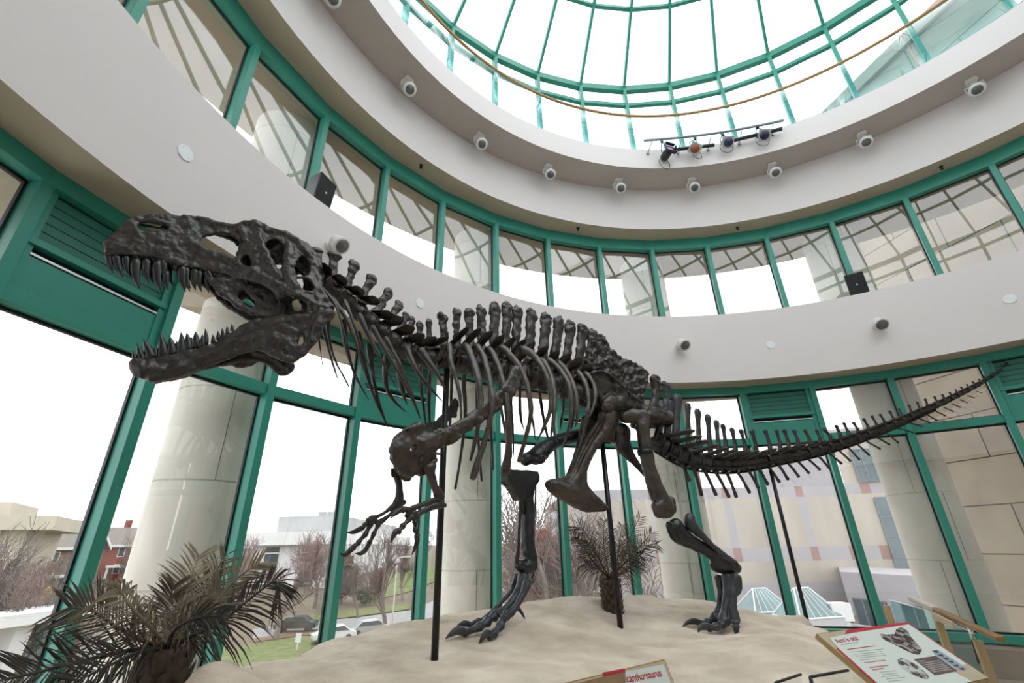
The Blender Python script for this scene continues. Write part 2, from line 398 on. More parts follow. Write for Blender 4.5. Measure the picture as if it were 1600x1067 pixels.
def cat(seq,n=4):
    # Catmull-Rom through tuples
    out=[]; m=len(seq)
    for i in range(m-1):
        p0,p1,p2,p3=seq[max(i-1,0)],seq[i],seq[i+1],seq[min(i+2,m-1)]
        for k in range(n):
            t=k/n
            out.append(tuple(.5*(2*b+(c-a)*t+(2*a-5*b+4*c-d)*t*t+(-a+3*b-3*c+d)*t**3) for a,b,c,d in zip(p0,p1,p2,p3)))
    out.append(tuple(seq[-1])); return out
def rough(o,amp,fr,seed=0,amp2=None):
    off=Vector((seed*3.7,seed*1.3,seed*7.1)); me=o.data
    ns=[v.normal.copy() for v in me.vertices]
    for v,nn in zip(me.vertices,ns):
        a=noise.fractal(v.co*fr+off,1.0,2.0,3); v.co+=nn*amp*a
    me.update()
def refine(o,voxel=None,sub=0,smooth=0,amp=0,fr=8,seed=0):
    if voxel:
        r=o.modifiers.new('r','REMESH'); r.mode='VOXEL'; r.voxel_size=voxel; r.use_smooth_shade=True
    if smooth:
        r=o.modifiers.new('s','SMOOTH'); r.iterations=smooth; r.factor=.5
    if sub:
        r=o.modifiers.new('u','SUBSURF'); r.levels=sub; r.render_levels=sub
    if voxel or smooth or sub:
        bpy.context.view_layer.update()
        me=bpy.data.meshes.new_from_object(o.evaluated_get(bpy.context.evaluated_depsgraph_get()))
        o.modifiers.clear(); me.name=o.name; o.data=me
        me.polygons.foreach_set('use_smooth',[True]*len(me.polygons))
    if amp: rough(o,amp,fr,seed)
    return o
def pb(mb,c,pts,r,lat=0,seg=10,n=4,flat=1,side=None,rnd=True):
    """bone shaft through picture points (crop c), radii in crop pixels, sideways offset in metres"""
    k=len(pts); r=list(r) if isinstance(r,(list,tuple)) else [r]*k; lat=list(lat) if isinstance(lat,(list,tuple)) else [lat]*k
    q=cat([(p[0],p[1],rr,l) for p,rr,l in zip(pts,r,lat)],n)
    W=[P(*c(a[:2]),a[3]) for a in q]; R=[max(.001,a[2]*c.k*depth(w)/F) for a,w in zip(q,W)]
    mb.tube(W,R,seg=seg,flat=flat,side=side if side is not None else NRM(W[len(W)//2]),rnd=rnd); return W,R
def inpoly(x,y,poly):
    c=False; j=len(poly)-1
    for i in range(len(poly)):
        xi,yi=poly[i]; xj,yj=poly[j]
        if (yi>y)!=(yj>y) and x<(xj-xi)*(y-yi)/(yj-yi)+xi: c=not c
        j=i
    return c
def plate(mb,c,outline,holes,latf,thk,grid=14,mirror=False,close=True,both=False,smooth_out=2):
    """a bone plate cut to an outline with openings, its outer face at latf(x,y) from the midline, thk metres thick"""
    def ring(pl):
        pl=list(pl); return cat(pl+[pl[0]],smooth_out)[:-1] if smooth_out>1 else pl
    loops=[ring(outline)]+[ring(h) for h in holes]; pts=[];edges=[]
    for l in loops:
        o=len(pts); pts+=[Vector(p[:2]) for p in l]; edges+=[(o+i,o+(i+1)%len(l)) for i in range(len(l))]
    xs=[p.x for p in pts]; ys=[p.y for p in pts]
    def inside(x,y): return inpoly(x,y,loops[0]) and not any(inpoly(x,y,h) for h in loops[1:])
    x=min(xs)
    while x<max(xs):
        y=min(ys)
        while y<max(ys):
            if inside(x,y): pts.append(Vector((x+.31*grid*math.sin(y),y)))
            y+=grid
        x+=grid
    vo,eo,fo,_,_,_=delaunay_2d_cdt(pts,edges,[],0,1e-4)
    tris=[f for f in fo if inside(sum(vo[i].x for i in f)/3,sum(vo[i].y for i in f)/3)]
    use=sorted({i for f in tris for i in f}); ix={i:k for k,i in enumerate(use)}; tris=[[ix[i] for i in f] for f in tris]
    A=[];B=[]
    for i in use:
        x,y=vo[i]; l=latf(x,y) if callable(latf) else latf; t=thk(x,y) if callable(thk) else thk
        p=P(*c((x,y)),l); A.append(p); B.append(p+NRM(p)*t)
    cnt={}
    for f in tris:
        for a,b in ((f[0],f[1]),(f[1],f[2]),(f[2],f[0])): cnt[(a,b)]=1
    bd=[e for e in cnt if (e[1],e[0]) not in cnt]
    n=len(A); fs=[f[::-1] for f in tris]+[[n+i for i in f] for f in tris]+[(a,b,n+b,n+a) for a,b in bd]
    if both or not mirror: mb.add(A+B,fs,0,True)
    if mirror or both: mb.add([MIR(p) for p in A+B],[f[::-1] for f in fs],0,True)
    return A
SK=empty('dinosaur_skeleton',(1.5,5.7,.8),'whole dark brown mounted carnivorous dinosaur skeleton with open toothed jaws and long tail','skeleton')
def bobj(mb,name,m,parent=SK,**k):
    o=mb.build(name,m,parent=parent)
    refine(o,**k); return o
# ---- skull
latS=[(60,.02),(85,.04),(130,.05),(250,.055),(430,.06),(600,.06),(800,.085),(900,.14),(1150,.19),(1340,.185)]
def latsk(x,y):
    top=interp([(80,270),(130,190),(255,100),(430,90),(700,130),(920,140),(1100,200),(1235,330),(1340,600)],x)
    return interp(latS,x)*(1-.36*max(0,1-(y-top)/120))
SKULL=[(80,275),(95,232),(130,190),(185,140),(255,100),(330,85),(430,90),(520,92),(600,105),(700,130),(800,155),(850,140),(920,138),(980,162),(1040,195),(1100,198),(1150,240),(1200,285),(1240,330),(1275,372),(1310,425),(1295,470),(1278,520),(1295,565),(1345,605),(1335,630),(1245,635),(1215,590),(1170,553),(1100,533),(1062,560),(1030,520),(1000,497),(920,462),(830,445),(760,424),(670,402),(600,388),(530,376),(480,363),(410,340),(370,326),(260,312),(180,308),(105,318),(88,300)]
NARIS=[(262,152),(278,130),(320,127),(375,140),(432,146),(436,163),(400,176),(330,182),(278,176)]
AOF=[(606,244),(635,208),(700,192),(780,196),(822,222),(828,250),(815,305),(806,330),(740,302),(650,278)]
AOF2=[(842,338),(862,312),(884,318),(902,355),(893,380),(850,362)]
ORB=[(975,255),(1010,222),(1058,235),(1085,285),(1070,335),(1060,400),(1030,370),(1000,300)]
LTF=[(1142,372),(1165,328),(1195,318),(1228,372),(1215,420),(1150,425)]
LTF2=[(1152,445),(1208,440),(1250,488),(1232,515),(1180,495)]
b=MB()
plate(b,S1,SKULL,[NARIS,AOF,AOF2,ORB,LTF,LTF2],latsk,.028,grid=22)
FARN=[(225,170),(232,112),(300,98),(380,104),(420,135),(430,160),(330,182)]
FARA=[(560,250),(600,150),(700,165),(790,185),(835,225),(828,310),(760,300),(640,280)]
plate(b,S1,SKULL,[FARN,FARA,AOF2,ORB,LTF,LTF2],latsk,.024,grid=22,mirror=True)
# roof, arched between both sides
top=cat(SKULL[0:21],3)
def strip(b,line,f,thick,arch,m=8):
    rows=[];N=len(line)
    for q in line:
        w=P(*S1(q),f(*q)); v=MIR(w); rows.append([w.lerp(v,j/m)+Vector((0,0,arch*math.sin(PI*j/m))) for j in range(m+1)])
    vs=[p for r in rows for p in r]+[p-Vector((0,0,thick)) for r in rows for p in r]; K=N*(m+1)
    fs=[(i*(m+1)+j,i*(m+1)+j+1,(i+1)*(m+1)+j+1,(i+1)*(m+1)+j) for i in range(N-1) for j in range(m)]
    fs=fs+[tuple(K+a for a in f_[::-1]) for f_ in fs]
    bd=[i*(m+1) for i in range(N)]+[(N-1)*(m+1)+j for j in range(1,m+1)]+[i*(m+1)+m for i in range(N-2,-1,-1)]+[j for j in range(m-1,0,-1)]
    fs+=[(bd[i],bd[(i+1)%len(bd)],K+bd[(i+1)%len(bd)],K+bd[i]) for i in range(len(bd))]
    b.add(vs,fs,0,True)
strip(b,[(q[0],q[1]) for q in top],latsk,.03,.012)
strip(b,[(95,290),(170,292),(260,295),(370,305),(480,338),(600,365),(700,390)],latsk,.03,.03)
# ridges and bars of the cheek
for pts,r in (([(520,92),(560,150),(545,215),(600,262),(740,322),(900,400),(1010,455),(1130,520),(1250,585),(1320,610)],[10,16,16,14,15,17,18,18,20,22]),
              ([(600,108),(700,135),(800,158),(860,145),(930,145),(1000,180),(1090,200),(1150,245),(1210,310),(1280,390)],[16,18,20,24,26,24,24,26,24,26]),
              ([(850,170),(865,240),(840,300),(818,360)],[30,16,13,16]),([(930,180),(965,280),(1000,350),(1040,415),(1070,450)],[22,20,20,26,24]),
              ([(1110,260),(1100,350),(1105,430),(1150,500)],[30,26,24,26]),([(1240,340),(1262,430),(1290,540),(1330,605)],[24,24,26,32]),
              ([(260,115),(400,130),(470,150),(560,130)],[10,9,9,8]),([(95,250),(150,260),(230,275),(330,290)],[20,16,12,10])):
    W,R=pb(b,S1,pts,r,[latsk(*q)-.004 for q in pts],seg=8,flat=.8); b.tube([MIR(w) for w in W],R,seg=8)
# inner bones: palate wings and braincase, seen through the openings from below
plate(b,S1,[(640,430),(760,440),(900,455),(1000,500),(1052,560),(1062,640),(985,655),(900,640),(820,600),(760,560),(700,510)],[[(820,545),(850,500),(900,545),(930,570),(900,600)],[(930,520),(960,525),(965,560),(940,555)]],.075,.03,grid=26,both=True)
pb(b,S1,[(960,330),(1060,300),(1160,300),(1270,420)],[45,70,75,50],0,seg=12)
pb(b,S1,[(860,230),(850,330),(870,420)],[28,20,26],.05,flat=.5)
pb(b,S1,[(920,250),(930,350),(935,450)],[28,22,26],.06,flat=.5)
skull=bobj(b,'skull',BONE,voxel=.0085,smooth=3,amp=.011,fr=17,seed=1)
def tooth(parent,c,root,tip,w,lat,bend=.16,far=False):
    mb=MB(); (x0,y0),(x1,y1)=root,tip; dx,dy=x1-x0,y1-y0; nx,ny=-dy*bend,dx*bend
    if (nx<0)!=(x1>x0): pass
    pts=[]
    for t in (0,.2,.4,.6,.8,.93,1):
        k=4*t*(1-t); pts.append((x0+dx*t-abs(dy)*bend*k*.6,y0+dy*t))
    rr=[w*.46,w*.5,w*.46,w*.36,w*.22,w*.1,w*.02]
    W=[P(*c(p),lat) for p in pts]; R=[max(.0012,r*c.k*depth(q)/F) for r,q in zip(rr,W)]
    if far: W=[MIR(p) for p in W]
    mb.tube(W,R,seg=8,flat=.62,side=NRM(W[0]),rnd=False)
    return mb.build('tooth',TOOTH,parent=parent)
UT=[((108,300),(132,415),30),((150,305),(188,440),36),((205,312),(226,436),34),((262,330),(278,502),46),((262,290),(264,398),34),((322,330),(330,472),36),((385,340),(402,526),44),((368,310),(371,378),26),((412,340),(428,455),42),((430,400),(438,512),30),((484,362),(482,400),26),((520,372),(534,520),40),((545,378),(558,518),30),((590,385),(590,512),34),((615,395),(624,522),28),((655,400),(704,485),34),((660,440),(664,525),22),((700,412),(708,440),22),((745,420),(762,462),22),((790,425),(806,460),20),((822,432),(838,468),18),((868,440),(880,478),18),((895,446),(906,476),16),((918,452),(930,478),14)]
for r,t,w in UT: tooth(skull,S1,r,t,w*1.22,interp(latS,r[0])-.02)
for r,t,w in [((150,300),(175,395),30),((230,305),(250,420),34),((330,320),(350,440),36),((440,345),(462,455),34),((540,368),(560,470),30),((620,385),(645,470),28),((690,400),(708,470),24)]: tooth(skull,S1,r,t,w,interp(latS,r[0])-.02,far=True)
# ---- lower jaw
latJ=[(230,.03),(350,.04),(600,.048),(800,.075),(1000,.14),(1200,.18),(1370,.185)]
JAW=[(240,868),(250,905),(262,945),(292,978),(335,1014),(400,1005),(500,986),(560,957),(650,926),(750,893),(830,862),(900,842),(980,855),(1040,888),(1110,906),(1170,890),(1230,842),(1290,770),(1312,700),(1368,660),(1362,625),(1335,608),(1262,622),(1180,640),(1080,645),(980,656),(900,676),(830,712),(750,760),(690,800),(640,818),(560,838),(450,862),(350,882),(285,890)]
b=MB(); fJ=lambda x,y: interp(latJ,x)
plate(b,S1,JAW,[[(1150,800),(1172,760),(1185,748),(1196,765),(1190,800),(1170,813)],[(1070,846),(1088,838),(1106,855),(1087,863)]],fJ,lambda x,y:.04+.025*max(0,1-abs(x-420)/260),grid=24,both=True)
for pts,r in (([(300,940),(440,950),(560,915),(700,850),(820,790),(960,770),(1080,790),(1150,860)],[26,30,26,26,30,34,30,20]),([(400,905),(520,905),(640,850),(760,790),(880,720),(1010,690),(1130,680),(1260,650),(1335,635)],[9,10,12,12,16,24,22,30,30]),
              ([(1060,700),(1140,740),(1130,820),(1180,860)],[18,16,14,16]),([(1310,640),(1260,720),(1235,790)],[26,26,22])):
    W,R=pb(b,S1,pts,r,[fJ(*q)-.008 for q in pts],seg=8,flat=.7); b.tube([MIR(w) for w in W],R,seg=8)
W,R=pb(b,S1,[(255,910),(320,960),(420,950)],[40,52,40],0.0,seg=12)
W,R=pb(b,S1,[(740,890),(850,905),(980,880)],[18,40,16],-.12,seg=10,flat=.4)
jaw=bobj(b,'lower_jaw',BONE,voxel=.0085,smooth=3,amp=.009,fr=16,seed=5)
LT=[((255,905),(238,848),22),((292,900),(262,808),30),((345,885),(298,785),38),((320,880),(322,806),26),((362,878),(364,820),22),((405,880),(392,750),40),((455,865),(446,770),40),((490,850),(482,795),24),((505,855),(508,746),34),((545,842),(540,750),36),((565,835),(564,770),22),((590,820),(586,742),32),((625,820),(626,760),28),((645,800),(642,726),20),((685,795),(684,760),18),((715,775),(712,740),18),((738,765),(736,725),16),((765,745),(762,712),16),((790,725),(790,700),14)]
for r,t,w in LT: tooth(jaw,S1,(r[0],r[1]+12),(t[0],t[1]-4),w*1.3,interp(latJ,r[0])-.02,bend=-.08)
for r,t,w in [((330,890),(322,815),28),((430,870),(420,790),30),((520,850),(516,775),28),((600,830),(600,765),24),((680,800),(682,745),20)]: tooth(jaw,S1,(r[0],r[1]+12),t,w,interp(latJ,r[0])-.02,bend=-.08,far=True)
# ---- backbone
def vert(c,ctr,ax,rad,ln,base,top,w,m=BONE,tw=None,lp=.2,name='vertebra',seed=0,flare=1.25,amp=.007,mid=None):
    """ctr body centre; ax picture direction of the backbone; rad, ln body radius and half length in crop px; spine from base to top"""
    b=MB(); L=math.hypot(*ax); ax=(ax[0]/L,ax[1]/L)
    pts=[(ctr[0]+ax[0]*ln*t,ctr[1]+ax[1]*ln*t) for t in (-1,-.8,-.35,0,.35,.8,1)]
    W,R=pb(b,c,pts,[rad*k for k in (.9,1,.82,.74,.82,1,.9)],0,seg=12,n=2,flat=1.0,rnd=False)
    nn=NRM(W[len(W)//2])
    # neural arch
    pb(b,c,[(ctr[0],ctr[1]-rad*.2),((ctr[0]+base[0])/2,(ctr[1]+base[1])/2),base],[rad*.62,rad*.55,w*.6],0,seg=8,flat=.8)
    for s in (-1,1):   # joint facets
        pb(b,c,[(base[0]*.5+ctr[0]*.5,base[1]*.5+ctr[1]*.5),(ctr[0]*.35+base[0]*.65+ax[0]*ln*.9,ctr[1]*.35+base[1]*.65+ax[1]*ln*.9)],[rad*.35,rad*.25],[.03*s,.06*s],seg=6)
    o=bobj(b,name,m,sub=1,amp=amp,fr=14,seed=seed)
    b=MB(); dx,dy=top[0]-base[0],top[1]-base[1]; md=mid or (0,0)
    pts=[(base[0]-dx*.1,base[1]-dy*.1),(base[0]+dx*.2,base[1]+dy*.2),(base[0]+dx*.5+md[0],base[1]+dy*.5+md[1]),(base[0]+dx*.78,base[1]+dy*.78),(base[0]+dx*.93,base[1]+dy*.93),top]
    pb(b,c,pts,[w*.6,w*.52,w*.5,w*.55,w*.58*flare,w*.5*flare],0,seg=10,n=3,flat=.5,rnd=True)
    bobj(b,'neural_spine',m,parent=o,sub=1,amp=amp*1.3,fr=16,seed=seed+50)
    if tw:
        up,back=tw
        for s in (1,-1):
            b=MB(); q0=P(*c((ctr[0]*.4+base[0]*.6,ctr[1]*.4+base[1]*.6)),0); sc=c.k*depth(q0)/F
            axw=(P(*c((ctr[0]+ax[0]*ln,ctr[1]+ax[1]*ln)))-P(*c((ctr[0]-ax[0]*ln,ctr[1]-ax[1]*ln)))).normalized()
            wd=ln*sc
            q=[q0-nn*s*(lp*t)+Vector((0,0,up*t*lp))+axw*(back*t*lp) for t in (.1,.35,.65,.9,1)]
            b.tube(q,[wd*k for k in (.9,.8,1.0,1.05,.6)],seg=8,flat=.22,side=Vector((0,0,1)).cross(axw).cross(axw).normalized())
            bobj(b,'transverse_process',m,parent=o,sub=1,amp=.003,fr=20,seed=seed+s)
    return o
CV=[((78,222),(50,145),(50,72),54),((135,275),(130,205),(150,95),54),((195,328),(212,262),(255,143),50),((250,378),(300,312),(352,222),54),((312,432),(372,402),(442,293),50),((372,488),(435,462),(500,360),46),((432,540),(495,512),(537,420),44),((492,588),(538,556),(567,440),44),((552,622),(600,572),(605,465),42),((618,648),(660,562),(655,445),38)]
for i,(ct_,bs,tp,w) in enumerate(CV):
    nx=CV[i+1][0] if i<9 else (690,662); pv=CV[i-1][0] if i else (40,190)
    vert(S2,ct_,(nx[0]-pv[0],nx[1]-pv[1]),interp([(0,44),(9,60)],i),42,bs,tp,w,tw=(.15,.75) if i<5 else (.45,.5),lp=.10+.007*i,seed=i,flare=1.22 if i<6 else 1.0,amp=.010)
DV=[((168,338),(185,275),(170,108),50),((245,345),(248,275),(243,85),50),((315,362),(312,280),(308,85),52),((378,380),(375,300),(372,72),54),((435,392),(438,310),(443,57),60),((492,400),(500,320),(508,57),58),((545,408),(548,330),(562,78),58),((612,428),(620,350),(636,92),60),((668,442),(688,375),(712,112),60),((726,458),(748,390),(780,130),56),((782,474),(812,410),(838,153),56),((838,500),(872,440),(903,168),58),((896,520),(935,450),(952,200),58)]
for i,(ct_,bs,tp,w) in enumerate(DV):
    nx=DV[i+1][0] if i<12 else (960,530); pv=DV[i-1][0] if i else (100,330)
    vert(S3,ct_,(nx[0]-pv[0],nx[1]-pv[1]),63,37,bs,tp,w*1.04,tw=(.7,.2),lp=.25,seed=20+i,flare=1.1,amp=.017)
# sacrum: crumbly fused spines over the hip
b=MB()
plate(b,S3,[(925,440),(930,330),(952,240),(985,205),(1030,228),(1050,290),(1110,325),(1160,345),(1195,372),(1240,388),(1252,430),(1228,490),(1222,570),(1150,560),(1060,500),(990,470)],[],.05,.10,grid=20)
pb(b,S3,[(880,515),(980,545),(1080,585),(1200,620)],[52,55,55,48],0,seg=12)
sac=bobj(b,'sacrum',BONE,voxel=.014,smooth=1,amp=.04,fr=13,seed=9)
# first tail spines: two broad crumbly ones
for base,top,w,m in (((1272,600),(1282,440),56,BONE),((1332,600),(1336,470),42,BONES)):
    vert(S3,(base[0]-15,640),(1,.35),52,30,base,top,w,m=m,seed=int(base[0]),amp=.015,mid=(8,0))
# ---- tail
TP=[(60,392),(110,424),(160,452),(220,474),(290,488),(360,494),(440,490),(520,477),(600,462),(680,447),(760,428),(840,405),(920,378),(1000,347),(1080,316),(1160,281),(1240,246),(1320,207),(1400,166),(1460,131),(1500,104),(1525,74),(1537,44)]
TR=[(60,44),(160,42),(290,36),(440,31),(600,26),(800,23),(1000,20),(1200,15),(1400,10),(1500,6),(1537,2.5)]
TC=cat(TP,8); TPy=pch([p[0] for p in TP],[p[1] for p in TP])
SPN=[((150,380),(156,212),38,BONES),((200,390),(200,245),23,BONE),((246,402),(240,270),25,BONE),((290,405),(282,293),25,BONE),((326,410),(318,316),22,BONES),((358,412),(345,331),19,BONE),((396,412),(383,347),19,BONE),((438,415),(420,352),17,BONE),((482,412),(465,352),17,BONE),((540,408),(521,352),16,BONES),((582,402),(568,352),15,BONE),((617,398),(600,350),16,BONE),((657,392),(641,352),15,BONES),((706,388),(687,352),14,BONE),((748,382),(735,350),13,BONE),((792,376),(766,348),13,BONE),((832,366),(817,333),13,BONE),((866,356),(849,322),12,BONE),((906,346),(889,320),12,BONE),((950,336),(931,305),12,BONE),((984,324),(965,293),11,BONES),((1018,314),(1000,287),11,BONES),((1056,302),(1040,273),11,BONES),((1092,290),(1078,262),10,BONES),((1131,278),(1120,248),10,BONE),((1166,264),(1155,236),9,BONE),((1198,250),(1188,222),9,BONE),((1237,235),(1226,212),8,BONE),((1268,220),(1259,203),8,BONE)]
for x in range(1297,1530,24): SPN.append(((x,TPy(x)[0]-interp(TR,x)),(x-7,TPy(x)[0]-interp(TR,x)*1.9),7,BONE))
SPN=[((75,375),(95,250),34,BONE),((112,385),(125,235),34,BONES)]+SPN
xs=[s[0][0] for s in SPN]
for i,(bs,tp,w,m) in enumerate(SPN):
    x=bs[0]+8; y,sl=TPy(x); hl=((xs[i+1] if i+1<len(xs) else x+16)-(xs[i-1] if i else x-40))/4*1.02
    b=MB(); r=interp(TR,x); L=math.hypot(1,sl); ax=(1/L,sl/L)
    pts=[(x+ax[0]*hl*t,y+ax[1]*hl*t) for t in (-1,-.75,0,.75,1)]
    W,R=pb(b,S6,pts,[r*1.1*k for k in (.86,.97,.76,.97,.86)],0,seg=12,n=2,rnd=False)
    pb(b,S6,[(x,y-r*.4),((x+bs[0])/2,(y+bs[1])/2),bs],[r*.6,r*.45,w*.6],0,seg=8,flat=.7)
    o=bobj(b,'tail_vertebra',BONES if i in (2,3,4) else BONE,sub=1,amp=.004,fr=18,seed=i)
    b=MB(); dx,dy=tp[0]-bs[0],tp[1]-bs[1]
    pb(b,S6,[(bs[0]-dx*.1,bs[1]-dy*.1),(bs[0]+dx*.3,bs[1]+dy*.3),(bs[0]+dx*.7,bs[1]+dy*.7),(bs[0]+dx*.92,bs[1]+dy*.92),tp],[w*.66,w*.52,w*.54,w*.76,w*.6],0,seg=8,n=2,flat=.55)
    bobj(b,'neural_spine',m,parent=o,sub=1,amp=.003,fr=20,seed=i+9)
    tl=interp([(60,.34),(300,.24),(700,.15),(1100,.085),(1400,.035),(1540,.012)],x); nn=NRM(W[3]); axw=(W[-1]-W[0]).normalized(); q0=P(*S6((x,y-r*.55)))
    rr=r*S6.k*depth(q0)/F
    for s in (1,-1):
        b=MB(); q=[q0-nn*s*(rr*.5+tl*t)+axw*(tl*.55*t)+Vector((0,0,tl*.28*t)) for t in (0,.3,.65,.92,1)]
        b.tube(q,[rr*.72*k for k in (1,.7,.65,.85,.5)],seg=8,flat=.4,side=Vector((0,0,1)))
        bobj(b,'transverse_process',BONE,parent=o,sub=1)
CH=[((178,492),(205,560),24),((225,508),(256,620),24),((270,518),(316,620),22),((318,526),(370,628),22),((364,528),(401,628),22),((408,525),(456,610),20),((455,520),(493,592),20),((498,515),(532,577),19),((540,508),(580,566),18),((582,500),(616,556),18),((622,493),(661,545),17),((662,484),(703,530),16),((704,474),(749,516),15),((748,462),(791,513),15),((792,452),(839,490),14),((832,438),(876,480),13),((870,425),(913,474),12),((908,412),(954,455),12),((944,398),(1000,430),11),((988,382),(1040,412),11),((1030,364),(1076,405),10),((1078,345),(1140,362),10),((1128,322),(1176,337),9),((1165,305),(1208,322),9),((1200,290),(1238,312),9),((1235,274),(1272,292),8),((1268,258),(1305,274),7),((1300,242),(1334,257),7),((1334,225),(1364,238),6),((1366,208),(1394,218),6),((1400,188),(1424,197),5),((1432,168),(1453,176),5)]
for i,(a,t,w) in enumerate(CH):
    b=MB(); mx,my=a[0]*.62+t[0]*.38,a[1]*.62+t[1]*.38
    tw=.05 if a[0]<800 else .025
    for s in (-1,1): pb(b,S6,[(a[0]-w*.15,a[1]),(mx,my)],[w*.4,w*.36],[tw*s,0],seg=6,n=3)
    pb(b,S6,[(mx,my),(a[0]*.3+t[0]*.7,a[1]*.3+t[1]*.7),t],[w*.42,w*.38,w*.52],0,seg=8,n=3,flat=.6)
    bobj(b,'chevron_bone',BONE,sub=1,amp=.002,fr=20,seed=i)
b=MB(); q=[(p[0],p[1]+interp(TR,p[0])*.45) for p in TC if p[0]<1290]
W=[P(*S6(a),interp(TR,a[0])*.9*S6.k*6.7/F) for a in q]; b.tube(W,.011,seg=6); b.build('tail_armature',STEEL,parent=SK)
b=MB(); q=[(p[0],p[1]+interp(TR,p[0])*1.0) for p in TC if p[0]<1240]
W=[P(*S6(a),0)-Vector((0,0,.012)) for a in q]; b.tube(W,.016,seg=6); b.build('tail_armature',STEEL,parent=SK)
# ---- ribs
def rib(c,pts,r,lat,m,name='rib',seg=8,flat=.75,amp=.004,seed=0):
    b=MB(); pb(b,c,pts,[q*1.22 for q in r],lat,seg=seg,n=5,flat=flat); return bobj(b,name,m,sub=1,amp=amp,fr=11,seed=seed)
NR=[([(80,280),(150,360),(200,520),(219,642)],[18,9,5,2],[.07,.12,.14,.14]),([(130,330),(210,440),(270,600),(301,715)],[20,10,6,3],[.08,.13,.15,.15]),([(200,345),(245,450),(300,620),(366,760)],[18,9,5,2],[.08,.14,.16,.16]),([(280,420),(345,560),(420,700),(490,828)],[18,11,7,2],[.09,.15,.18,.18]),([(350,485),(450,660),(540,820),(608,978)],[18,11,8,3],[.09,.16,.2,.2]),([(420,545),(500,690),(560,840),(604,962)],[18,10,7,3],[.1,.17,.2,.2]),([(535,600),(590,720),(660,810),(724,882)],[22,13,9,3],[.12,.2,.24,.24]),([(610,610),(685,715),(730,790),(744,835)],[26,15,9,3],[.14,.22,.26,.26])]
for i,(p,r,l) in enumerate(NR):
    rib(S2,p,r,l,BONE,'neck_rib',seed=i,amp=.003)
    b=MB(); W,R=pb(b,S2,p,[q*1.2 for q in r],l,seg=8,n=5,flat=.75); b2=MB(); b2.tube([MIR(w) for w in W],R,seg=8); bobj(b2,'neck_rib',BONE,sub=1,amp=.003,fr=11,seed=i+40)
LR=[([(150,330),(205,262),(212,340),(242,440),(266,560),(266,680)],[14,17,15,12,9,4],[.1,.2,.28,.33,.36,.34]),
    ([(250,320),(285,262),(322,325),(352,420),(370,540),(363,640),(345,740),(318,862)],[16,22,21,19,16,13,11,9],[.1,.22,.33,.42,.46,.46,.42,.36]),
    ([(320,340),(342,268),(378,310),(412,420),(430,520),(425,620),(392,760),(328,955)],[16,20,17,16,16,15,14,20],[.1,.22,.34,.44,.5,.5,.46,.4]),
    ([(390,345),(412,285),(452,350),(482,440),(506,560),(516,700),(514,830),(498,925)],[16,22,20,17,17,18,20,29],[.1,.23,.36,.46,.52,.54,.5,.46]),
    ([(440,350),(470,275),(532,325),(592,410),(622,520),(632,620),(612,720),(568,868)],[14,22,18,15,14,13,12,10],[.1,.23,.36,.47,.53,.54,.5,.42]),
    ([(545,345),(578,285),(652,325),(712,420),(738,540),(722,640),(665,760)],[16,26,19,15,13,11,4],[.1,.22,.36,.48,.52,.5,.4]),
    ([(640,370),(680,335),(728,400),(756,520),(750,640),(735,745)],[14,18,15,14,11,5],[.1,.22,.36,.46,.48,.44]),
    ([(690,380),(712,335),(782,390),(832,480),(842,600),(825,710),(795,800)],[14,18,15,14,12,9,3],[.1,.22,.36,.46,.48,.44,.38]),
    ([(740,395),(768,350),(830,420),(866,520),(872,640),(862,690)],[13,17,14,12,9,4],[.1,.2,.32,.42,.44,.42]),
    ([(830,440),(868,400),(912,455),(932,540),(926,620),(903,685)],[12,16,13,12,9,4],[.1,.19,.3,.36,.38,.34]),
    ([(880,440),(908,405),(952,455),(968,520),(952,600),(912,675)],[12,15,13,11,8,3],[.1,.18,.27,.32,.33,.3])]
for i,(p,r,l) in enumerate(LR): rib(S3,p,r,l,BONEG if i!=3 else BONEB,seed=i,amp=.006)
FR=[([(60,350),(58,450),(68,560),(85,690)],[11,9,8,4]),([(115,350),(105,420),(100,560),(108,720)],[11,12,10,5]),([(222,360),(218,500),(212,640),(205,760)],[10,9,7,3]),([(285,380),(283,480),(290,620),(268,830),(238,1010)],[12,12,9,7,7]),([(355,400),(352,560),(358,760),(376,970)],[11,9,7,7]),([(415,410),(418,560),(425,740),(435,910)],[11,8,7,6]),([(470,420),(474,560),(488,660),(500,745)],[9,8,7,3]),([(530,430),(528,560),(536,680),(542,840)],[9,8,7,3]),([(575,450),(574,560),(580,650),(597,705)],[9,9,7,3]),([(628,470),(632,600),(645,680),(655,755)],[9,8,6,3]),([(672,480),(690,600),(708,700),(731,785)],[9,8,7,4]),([(800,520),(800,590),(790,650),(784,705)],[8,8,6,3]),([(848,540),(858,600),(850,660),(842,700)],[8,7,5,3])]
for i,(p,r) in enumerate(FR):
    k=len(p); rib(S3,p,[q*1.05 for q in r],[lerp(-.15,-.48,min(1,t/(k-1)*1.6)) for t in range(k)],BONE,seed=60+i,amp=.004)
